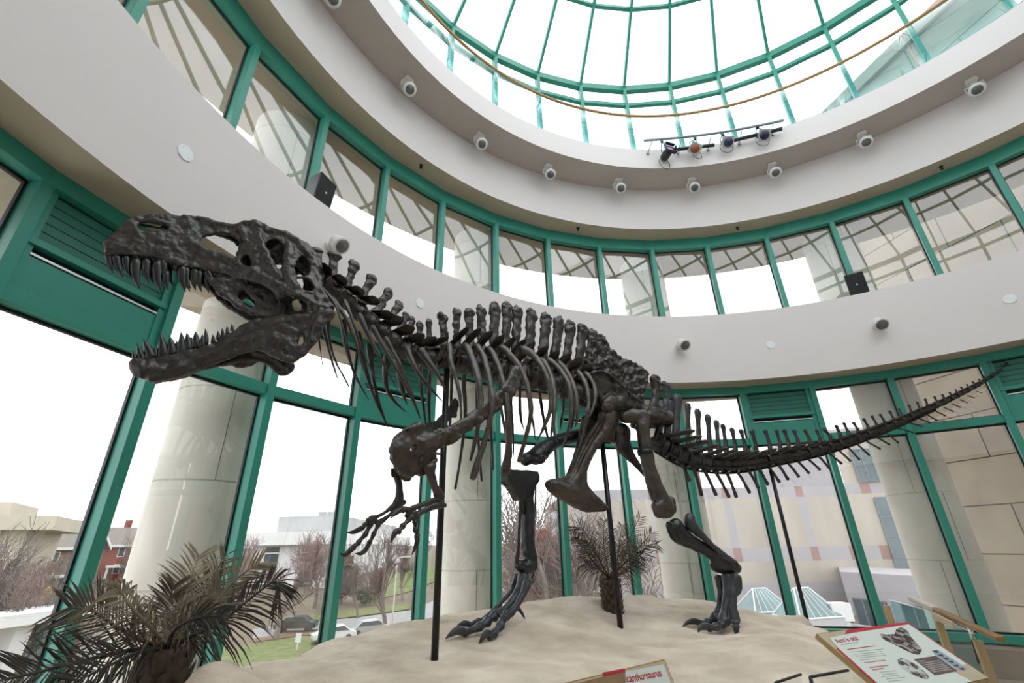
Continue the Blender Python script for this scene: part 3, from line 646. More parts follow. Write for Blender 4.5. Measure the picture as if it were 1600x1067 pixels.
# ---- shoulder girdles
def scap(lat0,m,far=False):
    b=MB(); f=(lambda x,y:lat0)
    pts=[(1290,-30),(1230,60),(1130,180),(1010,330),(880,430)]
    pb(b,S3,[(562,400),(520,490),(440,575),(340,650),(230,715),(120,755),(60,770)],[40,40,40,40,38,42,52],[.50,.5,.48,.45,.42,.38,.35],seg=12,n=4,flat=.45)
    plate(b,S5,[(342,120),(380,86),(428,76),(450,58),(478,72),(500,100),(545,108),(600,92),(640,120),(600,150),(560,162),(532,176),(522,200),(526,246),(500,262),(480,290),(430,300),(372,286),(342,242),(328,182)],[[(386,94),(404,86),(408,98),(394,104)],[(408,174),(434,160),(438,178),(416,188)],[(445,215),(462,200),(460,225),(448,232)]],lambda x,y:.36-.0004*max(0,430-x)-.0006*max(0,y-180),.05,grid=16)
    return b
b=scap(.4,BONEB); bobj(b,'shoulder_blade',BONEB,voxel=.009,smooth=2,amp=.020,fr=11,seed=11)
b=MB(); pb(b,S2,[(800,890),(765,950),(705,1010),(640,1060)],[30,30,30,34],-.34,seg=10,flat=.5); pb(b,S2,[(790,925),(792,965)],[20,18],-.34,seg=8)
pb(b,S5,[(505,80),(480,130),(440,190)],[40,55,50],-.25,seg=10,flat=.4)
pb(b,S5,[(332,205),(352,262),(382,305),(405,305)],[16,22,22,14],-.12,seg=10,flat=.6)
bobj(b,'shoulder_blade',BONE,voxel=.012,smooth=3,amp=.012,fr=12,seed=12)
# ---- arms
def shaft(name,c,pts,r,lat,m,flat=.85,amp=.005,seed=0,extra=None,parent=SK,voxel=None):
    b=MB(); pb(b,c,pts,[q*(1 if voxel else 1.2) for q in r],lat,seg=12,n=4,flat=flat)
    for e in extra or []: pb(b,c,e[0],e[1],e[2] if len(e)>2 else lat if not isinstance(lat,list) else lat[0],seg=10,n=3)
    return bobj(b,name,m,parent=parent,sub=0 if voxel else 1,voxel=voxel,smooth=2 if voxel else 0,amp=amp,fr=13,seed=seed)
AL=.34
shaft('upper_arm_bone',S5,[(492,255),(502,300),(515,345),(532,380),(540,400)],[30,19,15,20,22],AL,BONEB,seed=1,extra=[([(505,240),(522,225)],[16,10])])
shaft('forearm_bone',S5,[(548,398),(500,412),(450,432),(412,450)],[13,10,10,13],AL,BONE,seed=2)
shaft('forearm_bone',S5,[(566,430),(520,432),(470,455),(432,476)],[10,16,10,12],AL,BONE,seed=3,extra=[([(530,420),(548,405)],[14,12])])
shaft('upper_arm_bone',S5,[(342,272),(352,320),(358,365),(355,410),(340,425)],[20,15,15,20,17],-AL*.55,BONE,seed=4,extra=[([(325,268),(330,300)],[8,9])])
shaft('forearm_bone',S5,[(338,430),(300,458),(265,478),(228,490)],[12,8,8,11],-AL*.55,BONE,seed=5)
shaft('forearm_bone',S5,[(378,415),(335,455),(295,490),(262,512)],[12,9,9,11],-AL*.55,BONE,seed=6)
def hand(name,c,palm,fingers,lat,m):
    b=MB()
    for p,r in palm: 
        w=P(*c(p),lat); b.ball(w,r*c.k*depth(w)/F,8,6)
    o=bobj(b,name,m,voxel=.008,smooth=1,amp=.006,fr=25)
    for pts,r,claw in fingers:
        # knuckled finger: swollen joints, slim bones between
        bb=MB(); n=len(pts)
        for i in range(n-1):
            a,d=pts[i],pts[i+1]; q=[(lerp(a[0],d[0],t),lerp(a[1],d[1],t)) for t in (.02,.2,.5,.8,.97)]
            pb(bb,c,q,[r*1.45,r*1.15,r*.85,r*1.15,r*1.45],lat,seg=8,n=2)
        f=bobj(bb,'finger',m,parent=o,sub=1,amp=.003,fr=25)
        bb=MB(); pb(bb,c,claw,[r*1.25,r*1.3,r*1.0,r*.2][:len(claw)],lat,seg=8,n=4,flat=.7); bobj(bb,'claw',m,parent=f,sub=1)
    return o
hand('hand',S5,[((400,455),16),((420,468),20),((438,478),16),((410,485),18),((392,478),12),((430,500),14)],[
    ([(392,452),(375,452)],11,[(385,447),(362,452),(340,468),(318,488)]),
    ([(400,495),(372,525),(352,550)],12,[(355,545),(340,552),(328,572),(318,600)]),
    ([(428,505),(430,540),(438,570)],11,[(436,565),(438,590),(428,622),(414,652)])],AL,BONE)
hand('hand',S5,[((232,490),14),((250,502),14),((225,505),14),((262,515),12),((212,498),11)],[
    ([(222,498),(200,520),(188,535)],10,[(196,530),(172,542),(148,552),(122,553)]),
    ([(228,515),(205,560),(172,600),(150,622)],11,[(158,612),(130,640),(108,655),(92,645)]),
    ([(262,520),(242,560),(222,600)],10,[(226,592),(205,632),(182,648),(160,647)])],-AL*.55,BONE)
# ---- hip girdle
HL=.17
b=MB()
plate(b,S4,[(538,95),(555,72),(590,68),(640,88),(690,120),(735,165),(785,218),(835,252),(885,280),(940,292),(1005,322),(1045,348),(1022,380),(960,390),(895,380),(868,318),(820,292),(765,296),(730,300),(690,318),(640,310),(615,250),(580,180)],[],lambda x,y:HL+.05*max(0,1-abs(y-80)/160),.06,grid=22,both=True)
pb(b,S4,[(545,90),(610,75),(680,115),(740,170),(790,225),(850,262)],[9,9,9,10,12,14],HL+.07,seg=8)
pb(b,S4,[(640,300),(665,260),(740,255),(800,285)],[40,45,40,34],HL+.03,seg=10,flat=.6)
pb(b,S4,[(880,330),(950,335),(1020,350)],[48,42,26],HL+.02,seg=10,flat=.5)
hip=bobj(b,'hip_bone',BONE,voxel=.012,smooth=2,amp=.016,fr=10,seed=21)
b=MB()
plate(b,S4,[(605,315),(645,298),(690,305),(718,345),(712,420),(702,500),(655,492),(610,500),(575,560),(548,620),(530,668),(530,740),(560,790),(610,840),(645,868),(656,886),(640,908),(560,912),(480,886),(400,842),(330,792),(303,745),(325,716),(372,708),(425,690),(450,640),(495,540),(540,450),(590,380)],[],lambda x,y:interp([(300,HL+.02),(500,.07),(700,.05),(910,.05)],y),.05,grid=22,both=True)
pb(b,S4,[(660,330),(640,420),(580,500),(520,600),(480,690),(430,760)],[46,44,28,24,26,30],[HL,HL-.02,.12,.09,.07,.05],seg=10,flat=.7)
pb(b,S4,[(320,745),(420,790),(520,830),(640,890)],[26,52,50,16],[.03,.04,.04,.03],seg=12,flat=.8)
pb(b,S4,[(530,370),(500,470),(460,590),(430,690)],[52,36,28,30],-.12,seg=10,flat=.6)
bobj(b,'pubic_bone',BONEB,voxel=.012,smooth=3,amp=.008,fr=9,seed=22)
b=MB()
pb(b,S4,[(735,420),(735,500),(790,590),(860,680),(930,770)],[60,62,34,20,22],[.1,.08,.06,.05,.05],seg=10,flat=.5)
pb(b,S4,[(720,440),(725,510),(780,590),(850,670)],[50,55,28,18],[-.1,-.08,-.06,-.05],seg=10,flat=.5)
bobj(b,'ischium',BONE,voxel=.013,smooth=2,amp=.008,fr=10,seed=23)
# ---- near hind leg
NL=.30; FL=-.26
b=MB(); pb(b,S4,[(850,330),(856,420),(872,540),(895,660),(935,780),(975,870),(995,920)],[44,44,42,45,52,66,50],NL,seg=14,n=4,flat=.9)
pb(b,S4,[(735,352),(790,345),(850,345)],[34,44,40],[HL+.02,NL-.06,NL],seg=12); pb(b,S4,[(1005,850),(1030,910)],[44,30],NL-.07,seg=10); pb(b,S4,[(940,870),(955,930)],[40,34],NL+.03,seg=10)
th=bobj(b,'thigh_bone',BONEB,voxel=.012,smooth=3,amp=.009,fr=9,seed=31)
b=MB(); W,R=pb(b,S4,[(868,545),(872,575)],[47,47],NL,seg=16,n=2,flat=.95,rnd=False); b.build('strap_band',STEEL,parent=th)
shaft('shin_bone',S7,[(1165,295),(1195,340),(1245,375),(1310,410),(1370,450),(1410,478),(1440,490)],[40,44,34,30,32,42,36],[NL,NL,NL,NL,NL+.02,NL+.03,NL+.03],BONEK,seed=32,extra=[([(1140,290),(1170,350),(1205,378)],[16,24,14]),([(1350,470),(1365,490),(1455,495)],[22,28,26])],voxel=.011)
shaft('calf_bone',S7,[(1243,258),(1240,290),(1290,340),(1345,395),(1400,440)],[20,26,15,12,14],[NL+.07]*4+[NL+.06],BONES,seed=33)
def foot(name,c,metas,toes,lat,m,seed):
    b=MB()
    for pts,r,l in metas: pb(b,c,pts,r,l,seg=10,n=4)
    o=bobj(b,name,m,voxel=.009,smooth=2,amp=.007,fr=14,seed=seed)
    for pts,r,l,claw in toes:
        bb=MB(); n=len(pts)
        for i in range(n-1):
            a,d=pts[i],pts[i+1]; q=[(lerp(a[0],d[0],t),lerp(a[1],d[1],t)) for t in (0,.2,.5,.8,1)]
            k=lerp(1,.8,i/max(1,n-2)); pb(bb,c,q,[r*k,r*.95*k,r*.72*k,r*.9*k,r*k],l,seg=10,n=2)
        f=bobj(bb,'toe',m,parent=o,sub=1,amp=.006,fr=18,seed=seed)
        bb=MB(); pb(bb,c,claw,[r*.75,r*.8,r*.55,r*.12],l,seg=10,n=4,flat=.8); bobj(bb,'claw',m,parent=f,sub=1,amp=.002)
    return o
foot('foot',S7,[([(1372,540),(1380,600),(1372,680),(1352,728)],[22,14,14,22],NL-.1),([(1412,530),(1410,600),(1402,680),(1395,745)],[28,19,18,30],NL+.02),([(1450,535),(1442,600),(1442,680),(1448,740)],[26,17,17,26],NL+.1),([(1465,545),(1470,590),(1462,615)],[12,11,7],NL+.13)],
  [([(1345,735),(1318,748),(1285,752)],18,NL-.12,[(1292,750),(1258,742),(1228,748),(1206,766)]),([(1392,755),(1358,768),(1325,776)],21,NL+.04,[(1335,772),(1305,766),(1285,774),(1277,793)]),([(1448,745),(1450,765),(1452,775)],20,NL+.2,[(1450,765),(1452,780),(1450,792),(1448,801)])],NL,BONES,41)
# ---- far hind leg, stepping forward
b=MB(); pb(b,S4,[(620,420),(520,450),(430,468),(350,488),(285,525),(240,565),(205,590)],[50,42,38,38,46,54,50],[-.2,FL,FL,FL,FL,FL,FL],seg=14,n=4)
pb(b,S4,[(150,605),(185,590)],[38,40],FL-.04,seg=10); pb(b,S4,[(240,590),(245,610)],[38,34],FL+.06,seg=10)
fth=bobj(b,'thigh_bone',BONEK,voxel=.012,smooth=3,amp=.007,fr=9,seed=51)
b=MB(); plate(b,S7,[(398,75),(402,45),(415,38),(470,42),(540,50),(540,100),(520,135),(514,170),(460,180),(430,130),(402,98)],[],FL+.07,.13,grid=14)
pb(b,S7,[(480,130),(485,200),(487,300),(490,400),(500,450),(498,490)],[34,34,33,32,34,36],FL,seg=12,n=4); pb(b,S7,[(442,478),(470,490),(505,485)],[24,32,32],FL,seg=10); pb(b,S7,[(455,170),(458,240)],[16,12],FL+.04,seg=8)
bobj(b,'shin_bone',BONEK,voxel=.011,smooth=2,amp=.007,fr=12,seed=52)
shaft('calf_bone',S7,[(452,240),(447,320),(444,400),(436,470)],[7,6,7,12],FL+.05,BONEK,seed=53)
foot('foot',S7,[([(440,528),(420,590),(360,660),(305,722)],[16,11,11,18],FL-.1),([(470,535),(440,610),(390,680),(340,712)],[30,19,17,24],FL),([(490,555),(460,630),(420,690),(382,718)],[22,17,16,24],FL+.09),([(425,560),(415,580)],[9,8],FL-.1),([(430,650),(440,670)],[9,8],FL-.05)],
  [([(298,728),(258,742),(215,760)],17,FL-.14,[(222,757),(195,752),(172,760),(152,774)]),([(335,718),(300,745),(262,770),(195,798)],25,FL,[(205,795),(165,785),(135,800),(108,822)]),([(380,722),(362,765),(330,800),(310,815)],23,FL+.12,[(318,808),(296,800),(278,820),(264,845)]),([(432,665),(450,690)],10,FL-.02,[(446,684),(458,700),(468,718),(474,733)])],FL,BONES,55)
b=MB(); W=[P(*S7(q),FL) for q in ((525,100),(522,200),(516,330),(520,480),(515,520),(505,545))]; b.tube(W,.009,seg=6); b.build('leg_armature',STEEL,parent=SK)
# ---- black poles that carry the mount
def pole(top,bot,y0,r,lab,arm=None,grp=None):
    t=P(*top,0) if y0 is None else at_y(*top,y0)
    bt=at_y(*bot,t.y); bt.x=(bt.x+t.x)/2; t2=Vector((bt.x,t.y,t.z)); bt.y=t.y
    o=empty('support_pole',(bt.x,bt.y,bt.z),lab,'pole','black poles under the skeleton')
    b=MB(); b.tube([bt-Vector((0,0,.12)),t2+Vector((0,0,.05))],r,seg=14,rnd=False); b.build('pole',STEEL,parent=o)
    b=MB(); b.tube([t2+Vector((0,0,-.02)),t+Vector((0,0,.12))],r*.7,seg=8,rnd=False); b.build('cradle',STEEL,parent=o)
    if arm:
        b=MB(); b.tube([Vector((t2.x,t2.y,0))+Vector((0,0,at_y(*arm[0],t.y).z)),P(*arm[1],arm[2])],.012,seg=6); b.build('side_arm',STEEL,parent=o)
    return o,bt
po1,pb1=pole((699,575),(678,1030),None,.028,'thick black steel pole rising from the sand front to the chest',arm=((690,709),(662,708),.3))
po2,pb2=pole((943,690),(967,980),None,.03,'black steel pole under the hips, in front of the small palm')
po3,pb3=pole((1207,732),(1256,966),None,.024,'slim black steel pole holding up the tail, nearest the right glass')
# ------------------------------------------------------------------ sandy rock mound
import numpy as np
SAND=mat('sandy_rock',(.78,.665,.545),.9,var=0,col2=(.50,.40,.30),vs=2.6,bump=1.0,bs=9,bd=.035,stretch=(1,1,2.5),detail=8,spread=.22)
ctl=[]
def cp(px,py,d,dz=0): p=at_d(px,py,d); ctl.append((p.x,p.y,p.z+dz)); return p
SIL=[(292,1066,3.4),(400,1035,4.0),(500,1000,4.75),(600,975,5.3),(700,957,5.7),(800,942,6.1),(900,929,6.5),(980,927,6.85),(1090,934,7.1),(1160,946,7.15),(1230,964,7.2),(1290,980,6.9)]
for x,y,d in SIL:
    p=cp(x,y,d,-.02); q=at_d(x,y,d+.55); ctl.append((q.x,q.y,p.z-.30))
    q=at_d(x,y,d-.5); ctl.append((q.x,q.y,p.z-(.02 if x<950 else .07)))
for b_ in (pb1,pb2,pb3): ctl.append((b_.x,b_.y,b_.z))
for q,l,dz in (((1125,985),NL,-.03),((1075,974),NL-.13,-.03),((1100,975),NL-.1,-.03),((1088,975),NL-.12,-.03),((1112,973),NL-.1,-.03),((1148,986),NL+.2,-.02),((700,998),FL,-.015),((752,1002),FL+.12,-.015),((790,975),FL,-.03)):
    p=P(*q,l); ctl.append((p.x,p.y,p.z+dz))
for x,y,d in ((420,1064,3.5),(560,1040,3.8),(800,1066,3.35),(800,1030,4.0),(950,1050,3.9),(1060,1040,4.4),(1150,1050,4.3),(1230,1000,5.2),(1240,1045,4.4),(960,955,6.0),(1000,950,6.3),(1180,975,6.4),(1050,965,6.1)): cp(x,y,d)
for x,y,d,dz in ((1330,1040,4.9,-.02),(1345,1010,5.6,-.1),(1360,1060,4.6,-.1),(1300,1064,4.2,-.02)): cp(x,y,d,dz)
for x,y,z in ((-1.6,2.6,.25),(-.6,2.55,.45),(.3,2.5,.5),(1.4,2.6,.45),(2.4,2.9,.4),(3.3,3.3,.3),(4.2,4.2,.15),(4.6,5.2,.15),(-2.4,3.5,.2),(-.5,2.1,.05),(1,2.05,.05),(2.5,2.3,.05),(3.9,3.2,.0),(-2.1,2.7,.0),(4.9,4.4,.0),(3.7,5.2,.35),(3.9,4.6,.1),(3.3,3.9,.3),(4.3,5.2,.0),(3.0,3.0,.12),(5,6,-.1),(4.3,5.9,.1)): ctl.append((x,y,z))
C_=np.array(ctl)
def tps_fit(C,lam=.002):
    n=len(C); D2=((C[:,None,:2]-C[None,:,:2])**2).sum(-1); K=np.where(D2>0,D2*np.log(D2+1e-12)*.5,0)+np.eye(n)*lam
    A=np.zeros((n+3,n+3)); A[:n,:n]=K; A[:n,n]=1; A[:n,n+1:]=C[:,:2]; A[n,:n]=1; A[n+1:,:n]=C[:,:2].T
    return np.linalg.solve(A,np.concatenate([C[:,2],[0,0,0]]))
wt=tps_fit(C_)
def mound_z(x,y):
    d2=(C_[:,0]-x)**2+(C_[:,1]-y)**2; k=np.where(d2>0,d2*np.log(d2+1e-12)*.5,0)
    return float(k@wt[:-3]+wt[-3]+wt[-2]*x+wt[-1]*y)
b=MB(); nx,ny=210,150; x0,x1,y0,y1=-3.0,5.4,1.7,7.5; H=[]
for j in range(ny+1):
    for i in range(nx+1):
        x,y=lerp(x0,x1,i/nx),lerp(y0,y1,j/ny); z=mound_z(x,y)
        v=Vector((x,y,z)); z+=.022*noise.fractal(Vector((x*1.3,y*2.4,0)),1,2,3)+.024*(abs(noise.fractal(Vector((x*3.2,y*6,3)),1,2,4))-.35)
        r=math.hypot(x-CX,y-CY); z-=max(0,r-(RG-.30))*6
        b.v.append(Vector((x,y,max(z,-.05)))); H.append(z)
for j in range(ny):
    for i in range(nx):
        q=[j*(nx+1)+i,j*(nx+1)+i+1,(j+1)*(nx+1)+i+1,(j+1)*(nx+1)+i]
        if max(H[k] for k in q)>-.04: b.f.append(q); b.m.append(0); b.sm.append(True)
o=b.build('rock_mound',SAND); tag(o,'broad sandy tan rock mound on the floor that the skeleton and palms stand on','mound')
# ------------------------------------------------------------------ dried palms
LEAFA=mat('dry_palm_leaf',(.085,.062,.036),.6,var=.45,vs=9); LEAFB=mat('pale_dry_palm_leaf',(.21,.165,.10),.6,var=.4,vs=9); LEAFK=mat('dark_dry_palm_leaf',(.032,.025,.017),.6,var=.4,vs=9)
BARK=mat('palm_bark',(.07,.05,.033),.85,var=.5,vs=18,bump=.5,bs=40); FUZZ=mat('palm_fibre',(.16,.085,.04),.9,var=.4,vs=30)
rnd=random.Random(4)
def frond(parent,pts,ll,m,nl=34,seed=0,droop=.25,face=None,w=.0046,t0=.16):
    """rachis through world points with two rows of folded leaflets of length ll"""
    r=random.Random(seed); b=MB(); q=[Vector(p) for p in cat([tuple(p) for p in pts],8)]
    n=len(q); b.tube(q,[lerp(.011,.003,i/(n-1)) for i in range(n)],seg=6,rnd=False)
    view=(EYE-q[n//2]).normalized() if face is None else Vector(face)
    for i in range(nl):
        t=lerp(t0,1,i/(nl-1)); f=t*(n-1); k=min(int(f),n-2); p=q[k].lerp(q[k+1],f-k); T=(q[k+1]-q[k]).normalized()
        S=T.cross(view+Vector((r.uniform(-.4,.4),r.uniform(-.4,.4),r.uniform(-.2,.5)))).normalized()
        L=ll*(.45+.75*math.sin(PI*min(1,t*.8+.12)))*r.uniform(.75,1.1)
        for s in (-1,1):
            if r.random()<.06: continue
            d=(S*s*(.75+.2*r.random())+T*(.55+.5*t+r.uniform(-.12,.12))).normalized()
            nn=d.cross(T).normalized(); wv=d.cross(nn).normalized(); ww=w*r.uniform(.7,1.15); cv=r.uniform(-.1,.25)
            C=[p,p+d*L*.35-Vector((0,0,droop*L*.08)),p+d*L*.72-Vector((0,0,droop*L*.3))+T*L*.04*cv,p+d*L-Vector((0,0,droop*L*.62))+T*L*.1*cv]
            vs=[]
            for j,c in enumerate(C):
                h=ww*(.45,1,.8,.06)[j]; vs+=[c-wv*h,c+nn*h*.5,c+wv*h,c+nn*h*.5-nn*.0015]
            fs=[]
            for j in range(3):
                a=4*j; fs+=[(a,a+1,a+5,a+4),(a+1,a+2,a+6,a+5),(a+2,a+3,a+7,a+6),(a+3,a,a+4,a+7)]
            b.add(vs,fs,0,False)
    return b.build('frond',m,parent=parent,normals=False)
def palm_trunk(parent,base,top,r,rows,per):
    b=MB(); d=top-base; n=10; b.tube([base.lerp(top,i/n) for i in range(n+1)],[r*(.92+.08*math.sin(i)) for i in range(n+1)],seg=16,rnd=False)
    for i in range(rows):
        for k in range(per):
            a=2*PI*(k+.5*(i%2))/per; u=Vector((math.cos(a),math.sin(a),0)); t=Vector((-u.y,u.x,0)); c=base.lerp(top,(i+.4)/rows)+u*r*.9; h=d.length/rows
            w=PI*r/per*1.05
            b.add([c-t*w-Vector((0,0,h*.5)),c+t*w-Vector((0,0,h*.5)),c+t*w*.85+u*r*.2+Vector((0,0,h*.25)),c+u*r*.34+Vector((0,0,h*.8)),c-t*w*.85+u*r*.2+Vector((0,0,h*.25)),c+u*r*.10-Vector((0,0,h*.5))],[(0,5,4),(5,3,4),(5,2,3),(5,1,2),(0,4,3,2,1)])
    b.build('trunk',BARK,parent=parent)
    b=MB(); rr=random.Random(2)
    for k in range(60):
        a=rr.uniform(0,2*PI); u=Vector((math.cos(a),math.sin(a),0)); p=top+u*r*rr.uniform(.2,.95); b.tube([p-Vector((0,0,.03)),p+u*r*.25+Vector((0,0,r*rr.uniform(.2,.8)))],[.006,.002],seg=4,rnd=False)
    b.build('crown_fibre',FUZZ,parent=parent)
def W3(px,py,d): return at_d(px,py,d)
c0=W3(262,1012,2.92); bs=Vector((c0.x+.01,c0.y,0)); bs.z=max(0,mound_z(c0.x,c0.y))-.05 
p1=empty('dried_palm',bs,'large dried brown palm with drooping fronds in the lower left corner','palm')
palm_trunk(p1,bs,c0,.105,9,11)
def fr(pl,par,base,d0,ll,m,seed,**k):
    pts=[base]+[W3(x,y,d) for x,y,d in pl]; frond(par,pts,ll,m,seed=seed,**k)
fr([(205,1016,2.8),(130,1032,2.7),(60,1050,2.6),(-5,1064,2.55)],p1,c0,0,.17,LEAFK,1,nl=40,droop=.1)
fr([(215,1020,2.75),(170,1040,2.65),(120,1064,2.55)],p1,c0,0,.17,LEAFK,2,nl=30,droop=.1)
fr([(222,1000,2.85),(180,978,2.85),(145,955,2.85),(108,949,2.85)],p1,c0,0,.18,LEAFA,3,nl=34,droop=.2)
fr([(240,985,2.8),(215,960,2.75),(198,938,2.75),(190,925,2.75),(178,920,2.75)],p1,c0,0,.15,LEAFB,4,nl=34,droop=1.3)
fr([(272,980,2.95),(285,945,3.0),(297,905,3.05),(311,868,3.1)],p1,c0,0,.19,LEAFB,5,nl=40,droop=.25)
fr([(285,980,3.0),(308,950,3.05),(325,915,3.1),(352,868,3.15)],p1,c0,0,.16,LEAFA,6,nl=36,droop=.35)
fr([(290,985,2.9),(330,950,2.85),(365,908,2.85),(404,880,2.85)],p1,c0,0,.15,LEAFB,7,nl=40,droop=.2)
fr([(295,995,2.85),(340,975,2.8),(385,940,2.8),(425,910,2.8),(436,915,2.8)],p1,c0,0,.17,LEAFK,8,nl=44,droop=.75)
fr([(240,985,3.1),(225,965,3.2),(215,950,3.3)],p1,c0,0,.18,LEAFA,9,nl=26,droop=.4)
fr([(270,990,2.75),(285,975,2.65),(310,965,2.6),(345,962,2.55)],p1,c0,0,.15,LEAFK,10,nl=30,droop=.6)
fr([(275,985,3.1),(300,960,3.2),(330,940,3.25),(372,925,3.3)],p1,c0,0,.16,LEAFA,11,nl=30,droop=.5)
fr([(258,975,2.95),(262,945,3.0),(272,915,3.0)],p1,c0,0,.14,LEAFA,12,nl=28,droop=.3)
c1=W3(953,905,6.0); b1=W3(957,940,6.0); b1=Vector((c1.x,c1.y,mound_z(c1.x,c1.y)-.04))
p2=empty('dried_palm',b1,'small dried brown palm on the mound behind the hip support pole','palm')
palm_trunk(p2,b1,c1,.11,7,11)
for i,(pl,m,ll,dr) in enumerate([([(935,870,5.95),(920,840,5.9),(907,824,5.9),(897,829,5.9)],LEAFA,.16,.25),([(946,870,6.1),(943,845,6.15),(943,815,6.2)],LEAFA,.18,.2),([(965,870,6.1),(968,845,6.1),(972,822,6.1)],LEAFK,.16,.3),([(975,870,6.0),(985,838,6.0),(1000,808,6.0)],LEAFA,.18,.25),([(985,885,6.0),(1000,866,6.0),(1013,852,6.0),(1026,850,6.0)],LEAFA,.16,.35),([(940,880,5.8),(928,862,5.7),(922,848,5.7)],LEAFK,.18,.5),([(970,885,5.8),(985,872,5.75),(1000,868,5.7)],LEAFK,.18,.6),([(940,892,5.8),(925,886,5.7),(915,880,5.7)],LEAFK,.17,.8),([(975,895,5.9),(985,892,5.8),(1000,886,5.75)],LEAFA,.17,.8),([(955,880,6.2),(952,850,6.3),(955,828,6.4)],LEAFA,.17,.2),([(932,885,6.1),(918,868,6.15),(912,850,6.2)],LEAFA,.17,.4),([(962,880,5.75),(972,860,5.7),(985,850,5.7)],LEAFA,.17,.4),([(985,870,6.1),(1003,850,6.15),(1018,832,6.2)],LEAFA,.17,.2),([(925,875,6.0),(910,850,6.0),(903,840,6.0)],LEAFK,.15,.4)]):
    fr(pl,p2,c1,0,ll*.95,m,30+i,nl=24,droop=dr,w=.0045)
# ------------------------------------------------------------------ outside: ground, streets, buildings, trees
def zt(d):
    return interp([(0,-7.5),(45,-7.2),(66,-6.6),(100,-3.8),(130,-2.1),(200,0),(320,3.5),(600,4)],d)
GRND=mat('leaf_litter_ground',(.17,.125,.085),.95,var=0,col2=(.12,.10,.065),vs=.25,detail=8)
LAWN=mat('winter_lawn',(.125,.145,.045),.95,var=.3,vs=1.5); ROAD=mat('asphalt_road',(.26,.255,.25),.9,var=.1,vs=2); MULCH=mat('mulch_bed',(.17,.095,.06),.95,var=.35,vs=4)
b=MB(); ds=[9,20,35,45,55,66,80,100,115,130,160,200,260,320,600]; az=[-75+5*i for i in range(37)]
for d in ds:
    for a in az: b.v.append(Vector((d*math.sin(math.radians(a)),d*math.cos(math.radians(a)),zt(d))))
for i in range(len(ds)-1):
    for k in range(len(az)-1):
        n=len(az); b.f.append((i*n+k,i*n+k+1,(i+1)*n+k+1,(i+1)*n+k)); b.m.append(0); b.sm.append(True)
o=b.build('ground_outside',GRND,kind='structure'); tag(o,'brown winter ground outside, rising away from the windows','ground')
def gpt(px,py,dz=0):
    lo,hi=9,500; d=ray(px,py); h=math.hypot(d.x,d.y)
    for _ in range(40):
        m=(lo+hi)/2; z=EZ+d.z/h*m
        if z<zt(m): hi=m
        else: lo=m
    p=EYE+d*(lo/h); p.z=zt(lo)+dz; return p
def gdist(p): return math.hypot(p.x,p.y)
def patch(name,poly,m,dz,lab,cat_):
    # closed ground patch subdivided along its length: poly = list of (upper px, lower px)
    b=MB()
    for u,l in poly:
        for k in range(5):
            b.v.append(gpt(lerp(u[0],l[0],k/4),lerp(u[1],l[1],k/4),dz))
    for i in range(len(poly)-1):
        for k in range(4): b.f.append((i*5+k,(i+1)*5+k,(i+1)*5+k+1,i*5+k+1)); b.m.append(0); b.sm.append(True)
    o=b.build(name,m,kind='structure'); return tag(o,lab,cat_)
patch('lawn_near',[((340,1020),(340,1062)),((400,1004),(400,1052)),((470,990),(470,1030)),((505,1004),(505,1030))],LAWN,.08,'green lawn strip in front of the bare tree','lawn')
patch('road',[((395,984),(395,1000)),((470,974),(470,988)),((560,966),(560,982)),((640,955),(640,975)),((700,930),(700,960)),((900,900),(900,930))],ROAD,.10,'grey street beyond the lawn with a black car','road')
patch('road_far',[((20,905),(20,912)),((120,900),(120,908)),((200,898),(200,906))],ROAD,.12,'far street in front of the brick houses','road')
patch('lawn_far',[((470,966),(470,974)),((560,953),(560,964)),((640,945),(640,953))],LAWN,.12,'green lawn strip beyond the street below the white building','lawn')
patch('lawn_bank',[((600,900),(600,935)),((640,890),(640,925)),((690,880),(690,905))],LAWN,.10,'small green bank at the right end of the white building','lawn')
patch('mulch_strip',[((395,1000),(395,1006)),((470,988),(470,995)),((560,980),(560,990)),((650,976),(650,984))],MULCH,.14,'reddish mulch strip along the near edge of the street','mulch')
CREAM=mat('cream_stone_panel',(.40,.355,.30),.85,var=.16,vs=.5,stretch=(1,1,.25)); LILAC=mat('grey_lilac_stone',(.36,.335,.345),.85,var=.05,vs=1); PINK=mat('pink_granite_tile',(.30,.19,.165),.8,var=.08,vs=2)
WGL=mat('dark_window_glass',(.05,.075,.085),.08,var=.5,vs=.35,spec=.9); WHITE=mat('white_concrete',(.68,.68,.67),.85,var=.06,vs=.3); PALEGREY=mat('pale_grey_concrete',(.40,.40,.395),.85,var=.08,vs=.4)
BRICK=mat('red_brick',(.22,.065,.045),.9,var=.25,vs=3); BROWNB=mat('brown_brick',(.20,.125,.095),.9,var=.3,vs=2); ROOFM=mat('grey_shingle',(.20,.17,.15),.9,var=.15,vs=3); TRIMW=mat('white_house_trim',(.62,.62,.60),.7)
SANDST=mat('beige_office_wall',(.46,.41,.33),.85,var=.06,vs=.5)
def V(x,y,z): return Vector((x,y,z))
def wallgrid(b,p0,p1,ss,zs,mf,thk=.4):
    """vertical wall from p0 to p1 cut at stations ss and heights zs; mf(i,j) picks the material index"""
    d=(Vector((p1.x,p1.y,0))-Vector((p0.x,p0.y,0))); L=d.length; d/=L
    n=len(zs)
    for s in ss:
        for z in zs: b.v.append(Vector((p0.x+d.x*s,p0.y+d.y*s,z)))
    o=len(b.v)-len(ss)*n
    for i in range(len(ss)-1):
        for j in range(n-1): b.f.append((o+i*n+j,o+(i+1)*n+j,o+(i+1)*n+j+1,o+i*n+j+1)); b.m.append(mf(i,j)); b.sm.append(False)
    return L
